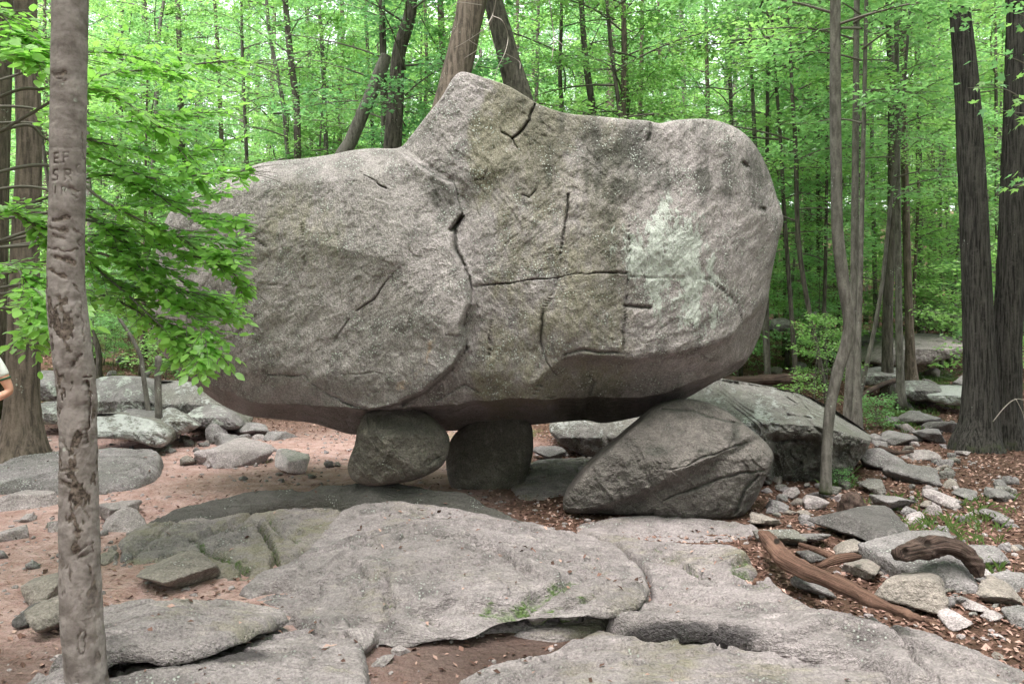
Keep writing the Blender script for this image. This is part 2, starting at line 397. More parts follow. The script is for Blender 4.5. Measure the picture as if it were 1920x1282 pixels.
def build_ground():
    n = 400
    s = np.linspace(-1, 1, n)
    X = 75 * np.sinh(4.2 * s) / math.sinh(4.2)
    s2 = np.linspace(-0.78, 1, n)
    Y = 6.0 + 115 * np.sinh(4.6 * s2) / math.sinh(4.6)
    xx, yy = np.meshgrid(X, Y, indexing='ij')
    zz = G(xx, yy)
    V = np.stack([xx, yy, zz], -1).reshape(-1, 3)
    i = np.arange(n - 1)[:, None] * n; j = np.arange(n - 1)[None, :]
    Q = np.stack([i + j, i + n + j, i + n + j + 1, i + j + 1], -1).reshape(-1, 4)
    x, y = V[:, 0], V[:, 1]
    nz = fbm(V * np.array([0.9, 0.9, 0]), 4, 0.55, 9)
    wx = x + nz * 0.7
    path = sstep(0.6, -0.6, wx) * sstep(13.5, 10.0, y + nz) * sstep(-12, -8, x) + sstep(-0.2, -1.2, wx) * sstep(6.0, 5.0, y)
    path = np.clip(path, 0, 1)
    soil = np.exp(-(((x + 0.1) / 0.9) ** 2 + ((y - 4.0) / 0.7) ** 2)) + 0.8 * sstep(-1.8, -2.3, x) * sstep(4.6, 3.6, y + 0.3 * nz)
    green = sstep(0.1, 0.6, fbm(V * np.array([0.35, 0.35, 0]) + 4, 3, 0.5, 21)) * sstep(8, 13, y) * 0.9
    me = mesh_np('ground', V, Q, M['ground'], True, {'path': path, 'soil': np.clip(soil, 0, 1), 'green': green})
    tag(link('ground', me), kind='structure')
build_ground()

# ------------------------------------------------------------------ rock builders
def polar_rock(name, outline, face, ys, yb, nth=260, nr=60, n_top=8, n_bot=6, n_side=5, center=None, cracks=(), noise=(0.05, 0.015), seed=1, mat=None,
               attrs_fn=None, facets=0.0, post=None, back_shrink=0.0, terr=0.018, cw=0.62, fold=False):
    """A boulder whose seen side is traced: outline in photo pixels, face(u,v) the distance of its front surface,
       ys=(top,bottom,left,right) the distance of its rim, yb the distance of its back."""
    out = smooth_closed(outline, nth); m = len(out)
    c = np.array(center if center else out.mean(0))
    th = np.arctan2(-(out[:, 1] - c[1]), out[:, 0] - c[0])
    wt_, wb_ = np.clip(np.sin(th), 0, 1) ** 1.0, np.clip(-np.sin(th), 0, 1) ** 1.0
    wl_, wr_ = np.clip(-np.cos(th), 0, 1), np.clip(np.cos(th), 0, 1)
    sw = wt_ ** 2 + wb_ ** 2 + wl_ ** 2 + wr_ ** 2
    mixd = lambda a, b, l, r: (a * wt_ ** 2 + b * wb_ ** 2 + l * wl_ ** 2 + r * wr_ ** 2) / sw
    YS = mixd(*ys); NN = mixd(n_top, n_bot, n_side, n_side)
    s = np.linspace(0, 1, nr + 1)[1:]
    rr = 1 - (1 - s) ** 1.45
    U = c[0] + rr[:, None] * (out[:, 0] - c[0])[None, :]
    Vv = c[1] + rr[:, None] * (out[:, 1] - c[1])[None, :]
    w = 1 - (1 - np.clip(rr[:, None], 0, 1) ** NN[None, :]) ** (1.0 / NN[None, :])
    u, v = U.ravel(), Vv.ravel()
    u = np.append(u, c[0]); v = np.append(v, c[1])
    w = np.append(w.ravel(), 0.0)
    Yf = face(u, v); YSf = np.append(np.tile(YS, nr), YS.mean())
    y = Yf + (np.maximum(YSf, Yf) - Yf) * w
    P3 = np.stack([(u - 960) / F * y, y * 0.0, EYE + (HV - v) / F * y], -1)
    inner = 1 - w ** 3
    y = y + noise[0] * fbm(P3 * 1.7, 4, 0.5, seed) * (0.4 + 0.6 * inner) + noise[1] * (fbm(P3 * 9.0, 4, 0.62, seed + 5) if not fold else 1.2 * fbm(np.stack([(P3[:, 0] * 0.75 + P3[:, 2] * 0.66) * 3.2, P3[:, 1], (-P3[:, 0] * 0.66 + P3[:, 2] * 0.75) * 9.0], -1), 5, 0.62, seed + 5))
    if facets:
        rs = np.random.RandomState(seed); f = np.full(u.shape, -9.0)
        for k in range(7):
            a, b_, o_ = rs.uniform(-1, 1), rs.uniform(-1, 1), rs.uniform(-0.1, 0.1)
            f = np.maximum(f, a * (P3[:, 0] - P3[:, 0].mean()) + b_ * (P3[:, 2] - P3[:, 2].mean()) + o_)
        y = y + facets * (f - f.mean()) * inner
    cr = np.zeros(u.shape); wv = 0.45 + 0.8 * sstep(-0.5, 0.5, fbm(P3 * 4 + 11, 2, 0.5, seed + 15))
    gq = np.stack([(P3[:, 0] * 0.8 + P3[:, 2] * 0.6) * 1.6, P3[:, 1], (-P3[:, 0] * 0.6 + P3[:, 2] * 0.8) * 0.8], -1)
    tt = fbm(gq * 1.5 + 3, 4, 0.5, seed + 13) * 4.0; fr = tt - np.floor(tt)
    y = y + terr * (np.floor(tt) + sstep(0.86, 1.0, fr) - tt) + noise[1] * 0.35 * fbm(P3 * 26.0, 3, 0.6, seed + 25)
    ju = 5 * fbm(P3 * 6, 3, 0.6, seed + 11); jv = 5 * fbm(P3 * 6 + 9, 3, 0.6, seed + 12)
    for pts, wid, dep in cracks:
        d = seg_dist(u + ju, v + jv, pts)
        g = np.exp(-(d / (wid * cw * wv)) ** 2) * np.minimum(1, wv + 0.25); y = y + dep * 0.85 * g; cr = np.maximum(cr, g * min(1, dep / 0.03))
    x, z = (u - 960) / F * y, EYE + (HV - v) / F * y
    Vf = np.stack([x, y, z], -1)
    rim = Vf[(nr - 1) * m: nr * m]
    cen = rim.mean(0)
    # back half: closes behind the rim
    nb = max(8, nr // 4); rows = []
    for k in range(1, nb):
        a = k / nb * math.pi / 2
        q = math.cos(a) ** 0.55 * (1 - back_shrink * k / nb); dpt = math.sin(a) ** 1.0
        yy = rim[:, 1] + (yb - rim[:, 1]) * dpt
        R = np.stack([cen[0] + (rim[:, 0] - cen[0]) * q, yy, cen[2] + (rim[:, 2] - cen[2]) * q], -1)
        R[:, 1] += 0.08 * fbm(R * 1.5, 3, 0.5, seed + 40) * dpt
        rows.append(R)
    Vall = np.vstack([Vf] + rows + [np.array([[cen[0], yb, cen[2]]])])
    if post is not None: Vall = post(Vall)
    ic = nr * m; base = nr * m + 1
    j = np.arange(m); jn = (j + 1) % m
    T = [np.stack([np.full(m, ic), jn, j], -1)]
    for k in range(nr - 1):
        a, b_ = k * m, (k + 1) * m
        T.append(np.stack([a + j, a + jn, b_ + jn], -1)); T.append(np.stack([a + j, b_ + jn, b_ + j], -1))
    prev = (nr - 1) * m
    for k in range(nb - 1):
        b_ = base + k * m
        T.append(np.stack([prev + j, prev + jn, b_ + jn], -1)); T.append(np.stack([prev + j, b_ + jn, b_ + j], -1)); prev = b_
    T.append(np.stack([prev + j, prev + jn, np.full(m, len(Vall) - 1)], -1))
    T = np.vstack(T)[:, ::-1]
    A = {}
    npad = len(Vall) - len(u)
    if attrs_fn:
        for k, val in attrs_fn(u, v, cr).items(): A[k] = np.append(val, np.zeros(npad))
    me = mesh_np(name, Vall, T, mat, True, A)
    bm = bmesh.new(); bm.from_mesh(me); bmesh.ops.recalc_face_normals(bm, faces=bm.faces); bm.to_mesh(me); bm.free()
    o = link(name, me)
    zmin = Vall[:, 2].min(); b0 = Vall[Vall[:, 2] < zmin + 0.05].mean(0)
    recenter(o, (float(b0[0]), float(b0[1]), float(zmin)))
    return o

def tps(P, Z, Q, lam=1e-4):
    """thin plate spline"""
    P = np.asarray(P, float); Z = np.asarray(Z, float)
    def phi(r2): return 0.5 * r2 * np.log(r2 + 1e-12)
    n = len(P); d2 = ((P[:, None] - P[None]) ** 2).sum(-1)
    A = np.zeros((n + 3, n + 3)); A[:n, :n] = phi(d2) + lam * np.eye(n); A[:n, n] = 1; A[:n, n + 1:] = P; A[n, :n] = 1; A[n + 1:, :n] = P.T
    w = np.linalg.solve(A, np.append(Z, [0, 0, 0]))
    out = np.zeros(len(Q))
    for s in range(0, len(Q), 50000):
        q = Q[s:s + 50000]; D = ((q[:, None] - P[None]) ** 2).sum(-1)
        out[s:s + 50000] = phi(D) @ w[:n] + w[n] + q @ w[n + 1:]
    return out

SLAB_PTS = []
def slab(name, outline, inner=(), edge=0.12, drop=0.3, res=0.013, noise=(0.02, 0.006), cracks=(), mat=None, seed=1, attrs_fn=None, grain=(1, 0.25), depth=0.25, ledge=0.034, under=False, steps=()):
    """A sheet of bedrock seen from above: outline points (u, v, z) on its top edge, inner points the same.
       under: the rim overhangs, with a hollow beneath it."""
    def w3(u, v, z): y = (EYE - z) * F / (v - HV); return ((u - 960) / F * y, y)
    O = [w3(*p) for p in outline]; I = [w3(*p) for p in inner]
    Z = [p[2] for p in outline] + [p[2] for p in inner]
    S = smooth_closed(O, len(O) * 6)
    pol = [tuple(p) for p in S]
    x0, y0 = S.min(0) - 0.12; x1, y1 = S.max(0) + 0.12
    nx, ny = int((x1 - x0) / res) + 2, int((y1 - y0) / res) + 2
    gx, gy = np.meshgrid(np.linspace(x0, x1, nx), np.linspace(y0, y1, ny), indexing='ij')
    x, y = gx.ravel(), gy.ravel()
    Pz = np.stack([x, y, 0 * x], -1)
    jx, jy = 0.045 * fbm(Pz * 3.2, 5, 0.6, seed + 1), 0.045 * fbm(Pz * 3.2 + 7, 5, 0.6, seed + 2)
    d = seg_dist(x + jx, y + jy, pol, True); ins = inside(x + jx, y + jy, pol); d = np.where(ins, d, -d)
    z = tps(np.array(O + I), Z, np.stack([x, y], -1), 0.004); zbase = z.copy()
    er = edge * (0.6 + 0.8 * sstep(-0.4, 0.4, fbm(Pz * 2 + 4, 2, 0.5, seed + 19)))
    t = np.clip(1 - d / er, 0, None)
    fall = np.where(t <= 1, 1 - np.sqrt(np.clip(1 - t * t, 0, 1)), 1 + (t - 1) * 2.5)
    if under: z = z - drop * np.minimum(t, 1) ** 2.0
    else: z = z + edge * 0.18 - np.minimum(fall * drop, drop * 2.5) * (edge / (edge + 0.05))
    # foliation: stretched relief along the grain, stepped where layers break off
    ca, sa = math.cos(grain[1]), math.sin(grain[1])
    gp = np.stack([(x * ca + y * sa) * 0.35, (-x * sa + y * ca) * 1.6, 0 * x], -1)
    wn = np.clip(d / 0.1, 0.15, 1)
    z = z + noise[0] * fbm(gp * 2.2, 4, 0.5, seed + 3) + noise[1] * fbm(gp * 9, 4, 0.6, seed + 4) + noise[1] * 0.6 * fbm(Pz * 25, 3, 0.6, seed + 6)
    tt = fbm(gp * np.array([1.7, 1.7, 1]) + 3 + 0.15 * fbm(Pz * 5, 3, 0.6, seed + 23)[:, None], 3, 0.5, seed + 13) * 5; fr = tt - np.floor(tt)
    z = z + wn * ledge * (np.floor(tt) + sstep(0.93, 1.0, fr) - tt) + 0.012 * np.abs(fbm(gp * 5 + 2, 3, 0.6, seed + 14))
    u = 960 + F * x / y; v = HV + F * (EYE - z) / y
    cr = np.zeros(len(x)); ms = np.zeros(len(x))
    jx, jy = 0.03 * fbm(Pz * 6, 4, 0.6, seed + 8), 0.03 * fbm(Pz * 6 + 3, 4, 0.6, seed + 9)
    wv = 0.5 + 0.8 * sstep(-0.5, 0.5, fbm(Pz * 5 + 11, 2, 0.5, seed + 15))
    for pts, wid, dep, moss in cracks:
        wp = []
        for (cu, cv) in pts:
            k = np.argmin((u - cu) ** 2 + (v - cv) ** 2); wp.append(w3(cu, cv, float(z[k])))
        wm = max(wid * 0.0031, 0.010)
        dd = seg_dist(x + jx, y + jy, wp); g = np.exp(-(dd / (wm * wv)) ** 2) * np.minimum(1, wv + 0.2)
        z = z - dep * 1.7 * g; cr = np.maximum(cr, g); ms = np.maximum(ms, moss * np.exp(-(dd / (wm * 1.7)) ** 2))
    for pts, h, *mo_ in steps:
        wp = []
        for (cu, cv) in pts:
            k = np.argmin((u - cu) ** 2 + (v - cv) ** 2); wp.append(w3(cu, cv, float(z[k])))
        wp.sort(); wx, wy = np.array(wp).T
        s = np.interp(x, wx, wy) - (y + 1.3 * jy); ext = np.minimum(x - wx[0], wx[-1] - x)
        fade = sstep(-0.04, 0.10, ext + jx)
        cl = sstep(0.0, 0.022, s) * np.exp(-np.clip(s, 0, None) / 0.22) * fade
        z = z - h * cl * wv + 0.35 * h * np.exp(-np.clip(-s, 0, None) / 0.15) * (s <= 0) * fade
        cr = np.maximum(cr, 0.8 * np.exp(-((s - 0.022) / 0.02) ** 2) * fade)
        if mo_: ms = np.maximum(ms, mo_[0] * np.exp(-((s - 0.03) / 0.035) ** 2) * fade)
    idx = np.arange(nx * ny).reshape(nx, ny)
    Q = np.stack([idx[:-1, :-1], idx[1:, :-1], idx[1:, 1:], idx[:-1, 1:]], -1).reshape(-1, 4)
    Q = Q[(d > (0.0 if under else -0.10))[Q].all(1)]
    used = np.unique(Q); remap = -np.ones(nx * ny, int); remap[used] = np.arange(len(used))
    gdx, gdy = np.gradient(d.reshape(nx, ny), (x1 - x0) / (nx - 1), (y1 - y0) / (ny - 1)); gl = np.sqrt(gdx ** 2 + gdy ** 2) + 1e-6
    gn = np.stack([(gdx / gl).ravel(), (gdy / gl).ravel()], -1)
    V = np.stack([x, y, z], -1)[used]; Q = remap[Q]; gn = gn[used]; du = d[used]
    E = np.vstack([Q[:, [0, 1]], Q[:, [1, 2]], Q[:, [2, 3]], Q[:, [3, 0]]])
    Es = np.sort(E, 1); key = Es[:, 0].astype(np.int64) * (len(V) + 1) + Es[:, 1]
    uq, inv, cnt = np.unique(key, return_inverse=True, return_counts=True)
    be = E[cnt[inv] == 1]; bv = np.unique(be); nbv = len(bv)
    rm = np.zeros(len(V), int); rm[bv] = np.arange(nbv)
    if under:
        V[bv, :2] -= gn[bv] * np.clip(du[bv], 0, res * 2.2)[:, None]
        V[bv, 2] = zbase[used][bv] - drop * 0.93 + noise[0] * fbm(V[bv] * 6, 3, 0.5, seed + 44)
        isb = np.zeros(len(V), bool); isb[bv] = True; near = (du < 0.05) & ~isb
        for it in range(4):                       # ease the rim so that the grid does not show
            for ed, msk in ((be, isb), (E, near)):
                acc = np.zeros_like(V); cn = np.zeros(len(V))
                np.add.at(acc, ed[:, 0], V[ed[:, 1]]); np.add.at(acc, ed[:, 1], V[ed[:, 0]]); np.add.at(cn, ed[:, 0], 1); np.add.at(cn, ed[:, 1], 1)
                V[msk] = 0.45 * V[msk] + 0.55 * (acc[msk] / np.maximum(cn[msk], 1)[:, None])
        l1 = V[bv].copy(); l1[:, :2] += gn[bv] * 0.03; l1[:, 2] -= 0.012
        l2 = V[bv].copy(); l2[:, :2] += gn[bv] * 0.16; l2[:, 2] += -0.005
        l3 = l2.copy(); l3[:, 2] -= depth
        lows = [l1, l2, l3]
    else:
        l1 = V[bv].copy(); l1[:, 2] -= depth; lows = [l1]
    SQ = []; prev = bv[rm[be]] if False else None
    rowa = lambda k, e: (e if k < 0 else len(V) + k * nbv + rm[e])
    for k in range(len(lows)):
        SQ.append(np.stack([rowa(k - 1, be[:, 0]), rowa(k, be[:, 0]), rowa(k, be[:, 1]), rowa(k - 1, be[:, 1])], -1))
    Vall = np.vstack([V] + lows); Qa = np.vstack([Q] + SQ)
    SLAB_PTS.append(V[du > 0.04][::7])
    A = {'moss': ms[used]}
    if attrs_fn:
        for k, val in attrs_fn(u[used], v[used], cr[used], x[used], y[used]).items(): A[k] = np.maximum(A[k], val) if k in A else val
    A = {k: np.append(a_, np.tile(a_[bv], len(lows))) for k, a_ in A.items()}
    o = link(name, mesh_np(name, Vall, Qa, mat, True, A))
    recenter(o, (float(V[:, 0].mean()), float(V[:, 1].mean()), float(Vall[:, 2].min())))
    return o

_ico = {}
def ico(sub):
    if sub not in _ico:
        bm = bmesh.new(); bmesh.ops.create_icosphere(bm, subdivisions=sub, radius=1.0)
        V = np.array([v.co[:] for v in bm.verts]); T = np.array([[v.index for v in f.verts] for f in bm.faces]); bm.free(); _ico[sub] = (V, T)
    return _ico[sub]

def stone_mesh(name, seed, mat, sub=4, planes=12, sharp=18.0, rough=0.06):
    sharp = sharp * 1.8
    """a stone with worn faces and edges, in a unit box"""
    rs = np.random.RandomState(seed); D, T = ico(sub)
    N = rs.normal(size=(planes, 3)); N /= np.linalg.norm(N, axis=1)[:, None]
    N = np.vstack([N, [0, 0, 1], [0.25, -0.2, 0.95]]); N /= np.linalg.norm(N, axis=1)[:, None]
    dist = np.append(rs.uniform(0.55, 1.0, planes), [0.9, 0.92])
    dots = np.clip(D @ N.T, 1e-3, None)
    r = dist[None] / dots
    r = -np.log(np.exp(-sharp * np.clip(r, 0, 3)).sum(1)) / sharp
    V = D * r[:, None]
    V = V * (1 + rough * fbm(V * 2.3 + seed, 3, 0.5, seed)[:, None] + rough * 0.5 * fbm(V * 8 + seed, 3, 0.6, seed + 3)[:, None])
    lo, hi = V.min(0), V.max(0); V = (V - (lo + hi) / 2) / (hi - lo)
    V[:, 2] += 0.5
    return mesh_np(name, V, T, mat, True)

def stone_px(name, box, seed, mat, label, cat='stone', group=None, me=None, sub=4, tilt=0.15, depth=None, sink=0.14, lift=0.0, sharp=18, flat=False):
    """a loose stone that fills a box in the photo and stands on the ground there"""
    u0, v0, u1, v1 = box; uc = (u0 + u1) / 2
    x, y0, z0 = ground_hit(uc, v1)
    w = (u1 - u0) / F * y0
    d = depth if depth else w * 0.75
    yc = y0 + d * 0.45
    zt = EYE - (v0 - HV) / F * (yc + d * 0.1)
    zg = float(G(np.array([(uc - 960) / F * yc]), np.array([yc]))[0]) + lift
    h = zt - zg
    if h < 0.30 * w:
        _, yb, _ = ground_hit(uc, v0 + 2); d = min(max(d, (yb - y0) * 0.9), 1.1 * w); yc = y0 + d * 0.5; h = 0.30 * w; sink = 0.4
        zg = float(G(np.array([(uc - 960) / F * yc]), np.array([yc]))[0]) + lift
    w = (u1 - u0) / F * yc
    m_ = me if me is not None else stone_mesh(name, seed, mat, sub, sharp=sharp)
    o = link(name, m_)
    H = h / (1 - sink)
    o.scale = (w * 1.06, d * 1.1, H); o.location = ((uc - 960) / F * yc, yc, zg - H * sink)
    rs = random.Random(seed); o.rotation_euler = (rs.uniform(-tilt, tilt), rs.uniform(-tilt, tilt), rs.uniform(-0.25, 0.25))
    tag(o, label, cat, group)
    return o

# ------------------------------------------------------------------ the balanced boulder
BO = [(283, 560), (287, 620), (303, 660), (335, 695), (370, 725), (410, 755), (460, 778), (520, 786), (580, 792), (620, 803), (660, 814), (720, 813), (800, 810),
      (900, 804), (990, 797), (1090, 788), (1130, 793), (1185, 784), (1240, 770), (1290, 745), (1340, 716), (1390, 688), (1420, 640), (1437, 580), (1446, 520),
      (1460, 450), (1469, 412), (1457, 370), (1441, 320), (1421, 280), (1395, 250), (1360, 231), (1320, 223), (1270, 225), (1238, 231), (1212, 226), (1180, 224),
      (1120, 218), (1060, 212), (1012, 196), (985, 180), (950, 160), (905, 145), (880, 137), (862, 136), (847, 150), (828, 182), (800, 217), (772, 253), (748, 277),
      (700, 278), (660, 282), (620, 290), (570, 297), (500, 304), (452, 320), (412, 345), (360, 362), (325, 388), (300, 440), (288, 500)]
CREASE = [(748, 277), (800, 318), (850, 345), (868, 400), (851, 430), (856, 470), (880, 520), (885, 570), (869, 610), (875, 655), (850, 690), (800, 735), (755, 756), (690, 770)]
def crease_u(v):
    vs = [p[1] for p in CREASE]; us = [p[0] for p in CREASE]
    return np.interp(v, vs, us)
def boulder_face(u, v):
    y = 6.42 + 0.0 * u
    # left block recedes towards its end, right end turns away
    y = y + 0.62 * (np.clip(800 - u, 0, None) / 500.0) ** 1.5 + 0.30 * (np.clip(u - 1290, 0, None) / 170.0) ** 1.6
    # the wall leans out in the middle height
    y = y + 0.30 * (np.clip(470 - v, 0, None) / 330.0) ** 1.25 + 0.03 * np.clip(v - 520, 0, None) / 150.0
    # upper shelf of the left block lies back
    y = y + 0.28 * sstep(345, 280, v + 0.10 * (u - 600)) * sstep(790, 700, u)
    # left block stands proud of the middle at the crease
    cu = crease_u(v); side = sstep(14, -14, u - cu)
    prox = np.exp(-np.clip(cu - u, 0, None) / 160.0)
    y = y - side * prox * (0.06 + 0.13 * sstep(430, 640, v)) + 0.05 * (1 - side) * np.exp(-np.clip(u - cu, 0, None) / 120.0)
    # right slab a hand proud of the middle one
    y = y - 0.018 * sstep(1168, 1192, u + 9 * np.sin(v / 40.0)) * sstep(1420, 1300, u) * sstep(300, 360, v) * sstep(700, 660, v)
    # overhang below the lower ledge on one side, then a hard lower edge and the underside
    nn = fbm(np.stack([u / 70.0, v / 200.0, 0 * u], -1), 3, 0.6, 91)
    ledge = np.interp(u, [1000, 1060, 1160, 1260, 1370, 1440], [715, 668, 664, 668, 640, 560]) + 14 * nn
    y = y + (0.05 * sstep(-8, 14, v - ledge) + 0.40 * (np.clip(v - ledge, 0, None) / 100.0)) * sstep(960, 1040, u)
    low = np.interp(u, [290, 330, 400, 460, 560, 640, 760, 900, 1000, 1150, 1250, 1340, 1400, 1440], [650, 682, 728, 752, 762, 766, 764, 752, 746, 748, 738, 704, 676, 610]) + 9 * nn
    y = y + 0.16 * (np.clip(v - (low - 75), 0, 75) / 75.0) ** 1.6 * sstep(1020, 950, u) + 1.25 * np.clip((v - low) / 50.0, 0, 1) ** 0.75
    y = y - 0.05 * np.exp(-np.abs(v - (430 + 0.25 * (u - 500))) / 60.0) * sstep(820, 700, u) + 0.0
    # shallow scallops
    y = y + 0.05 * np.exp(-(((u - 1200) / 40.0) ** 2 + ((v - 300) / 110.0) ** 2)) + 0.06 * np.exp(-(((u - 850) / 60.0) ** 2 + ((v - 385) / 40.0) ** 2))
    y = y - 0.05 * np.exp(-(((u - 1060) / 60.0) ** 2 + ((v - 600) / 60.0) ** 2)) + 0.05 * np.exp(-(((u - 1110) / 60.0) ** 2 + ((v - 690) / 20.0) ** 2))
    return y
def boulder_attrs(u, v, cr):
    g = lambda cu, cv, su, sv: np.exp(-(((u - cu) / su) ** 2 + ((v - cv) / sv) ** 2))
    P = np.stack([u / 60.0, v / 60.0, 0 * u], -1); n = fbm(P, 4, 0.6, 77); st = fbm(np.stack([u / 22.0, v / 170.0, 0 * u], -1), 4, 0.6, 78)
    u = u + 45 * n; v = v + 30 * fbm(P + 9, 4, 0.6, 79)
    lich = 1.0 * g(1258, 445, 85, 105) + 1.0 * g(1290, 510, 60, 55) + 0.7 * g(1205, 500, 30, 60) + 0.5 * g(1165, 455, 14, 28) + 0.6 * g(1280, 600, 80, 40) + 0.5 * g(1330, 600, 40, 30)
    lich += 0.35 * g(820, 480, 60, 70) + 0.28 * g(560, 380, 120, 60) + 0.3 * g(1065, 400, 12, 60) + 0.2 * g(640, 620, 60, 90) + 0.3 * g(1010, 650, 14, 90)
    lich = lich * (0.75 + 0.6 * st)
    dark = 0.62 * g(1120, 290, 130, 80) + 0.55 * g(1195, 330, 40, 110) + 0.5 * g(790, 335, 60, 40) + 0.5 * g(850, 390, 50, 40) + 0.35 * g(1340, 330, 70, 60) + 0.4 * g(1160, 470, 40, 130)
    dark += 0.3 * g(980, 200, 120, 50) + 0.25 * g(1000, 330, 60, 120) + 0.3 * sstep(650, 760, v) * sstep(700, 300, u) + 0.5 * sstep(675, 760, v) * sstep(1000, 1100, u)  # lower flanks darkened as painted shade of the undercut
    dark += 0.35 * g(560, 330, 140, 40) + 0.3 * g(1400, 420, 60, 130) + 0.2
    dark += 0.22 * sstep(0.05, 0.4, st) * sstep(520, 300, v) * sstep(900, 1020, u)
    dark = dark * (0.8 + 0.35 * st + 0.8 * n) + 0.6 * sstep(0.35, 0.95, cr)
    olive = 0.75 * sstep(860, 920, u) * sstep(1230, 1160, u) + 0.75 * g(560, 430, 160, 110) + 0.6 * g(930, 250, 120, 90) + 0.35 * g(1330, 330, 80, 90) + 0.35 * g(430, 600, 60, 60)
    olive *= (0.75 + 0.6 * n)
    rd = np.minimum(seg_dist(u, v, [(822, 615), (790, 665), (750, 735)]), seg_dist(u, v, [(815, 640), (770, 700)]))
    rust = 0.6 * np.exp(-(rd / 7) ** 2) + 0.25 * g(870, 240, 60, 70) * (n > 0.1)
    return {'lich': np.clip(lich, 0, 1.3), 'dark': np.clip(dark, 0, 1), 'olive': np.clip(olive, 0, 1), 'rust': rust}
BC = [(CREASE[:4], 9, 0.025), (CREASE[3:10], 7, 0.075), (CREASE[9:13], 11, 0.10),
      ([(885, 536), (960, 530), (1045, 520), (1110, 513), (1175, 514)], 3.2, 0.05), ([(1065, 365), (1060, 430), (1045, 520), (1020, 580), (1012, 640), (1025, 680), (1042, 702)], 4.5, 0.05),
      ([(1180, 420), (1177, 514), (1172, 600), (1168, 665)], 3.5, 0.035), ([(1172, 571), (1218, 577)], 5, 0.07), ([(1003, 197), (993, 228), (975, 248), (958, 258)], 4.5, 0.08),
      ([(940, 245), (958, 258), (968, 275)], 3.5, 0.03), ([(925, 275), (915, 315), (905, 335), (890, 337)], 3.2, 0.035), ([(675, 322), (700, 338), (726, 356)], 4, 0.05),
      ([(672, 582), (700, 562), (718, 540), (740, 508)], 4, 0.04), ([(500, 702), (540, 704), (572, 703), (590, 722)], 5, 0.05), ([(590, 722), (640, 752), (690, 768)], 6, 0.04),
      ([(1330, 520), (1385, 572), (1396, 620)], 3.2, 0.03), ([(1180, 520), (1330, 522)], 3, 0.02), ([(832, 628), (872, 632)], 3, 0.04), ([(895, 570), (905, 610), (920, 640), (918, 670)], 3.5, 0.035),
      ([(920, 600), (918, 640)], 3, 0.03), ([(642, 705), (700, 700), (722, 703)], 2.8, 0.02), ([(1060, 665), (1100, 655), (1160, 664)], 6, 0.05), ([(565, 420), (570, 500)], 4, 0.02),
      ([(625, 640), (640, 620), (655, 600)], 4, 0.025), ([(425, 445), (480, 450), (500, 465)], 5, 0.04), ([(870, 405), (845, 432)], 7, 0.08), ([(980, 365), (992, 372), (1003, 355)], 4, 0.03),
      ([(1392, 306), (1399, 312)], 9, 0.045), ([(1425, 392), (1433, 396)], 8, 0.04), ([(1385, 690), (1440, 640)], 8, 0.03), ([(490, 535), (540, 536)], 2.8, 0.02),
      ([(1105, 740), (1115, 715), (1107, 700)], 5, 0.03), ([(1000, 740), (1010, 715), (1022, 742), (1040, 745)], 5, 0.035), ([(820, 750), (870, 722), (895, 735)], 5, 0.035),
      ([(1220, 232), (1215, 262)], 9, 0.05)]
def seat(V):
    return V
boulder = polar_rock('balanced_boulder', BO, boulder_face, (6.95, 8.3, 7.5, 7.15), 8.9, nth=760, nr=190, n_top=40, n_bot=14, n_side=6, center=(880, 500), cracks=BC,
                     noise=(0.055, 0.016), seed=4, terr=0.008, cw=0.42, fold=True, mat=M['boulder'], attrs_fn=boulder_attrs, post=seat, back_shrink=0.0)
tag(boulder, 'huge grey balanced boulder held off the bedrock by three stones', 'boulder')

# ------------------------------------------------------------------ its three support stones
cst = lambda y0: (lambda u, v: y0 + 0 * u)
def sup_attr(seed, dk=0.3, stain=()):
    def f(u, v, cr):
        n = fbm(np.stack([u / 35.0, v / 35.0, 0 * u], -1), 4, 0.6, seed)
        d = dk * n + 0.9 * sstep(0.3, 0.9, cr)
        for cu, cv, su, sv, a in stain: d = d + a * np.exp(-(((u - cu) / su) ** 2 + ((v - cv) / sv) ** 2))
        return {'dark': np.clip(d, 0, 1), 'olive': np.clip(0.3 + 0.4 * n, 0, 1) * (0.6 if seed == 51 else 0.3)}
    return f
o = polar_rock('support_stone', [(652, 880), (655, 860), (665, 833), (672, 800), (690, 772), (740, 765), (790, 772), (826, 800), (842, 825), (838, 858), (820, 880), (780, 899), (730, 908), (690, 911), (662, 900)],
               lambda u, v: 6.62 + 0.25 * (np.clip(820 - v, 0, None) / 50.0) ** 1.3 + 0.0003 * (u - 745) ** 2 * 0.06, (7.0, 6.95, 6.95, 7.0), 7.5, nth=220, nr=64, n_top=7, n_bot=6, n_side=6, noise=(0.07, 0.03), seed=21, mat=M['support'],
               facets=0.32, attrs_fn=sup_attr(51, 0.4, [(770, 800, 40, 25, 0.7)]), cracks=[([(800, 870), (835, 850)], 5, 0.03)])
tag(o, 'squat grey boxy stone with rounded top edge propping the balanced boulder', 'stone', 'stones propping the balanced boulder')
o = polar_rock('support_stone', [(836, 865), (845, 825), (866, 802), (900, 780), (985, 785), (1000, 830), (992, 880), (976, 922), (950, 945), (900, 938), (850, 920)],
               cst(7.7), (8.0, 7.95, 8.0, 8.0), 8.7, nth=160, nr=40, n_top=5, n_bot=4, n_side=5, noise=(0.05, 0.012), seed=22, mat=M['support'], facets=0.15, attrs_fn=sup_attr(52, 0.6))
tag(o, 'deeply shaded block propping the balanced boulder behind the other two', 'stone', 'stones propping the balanced boulder')
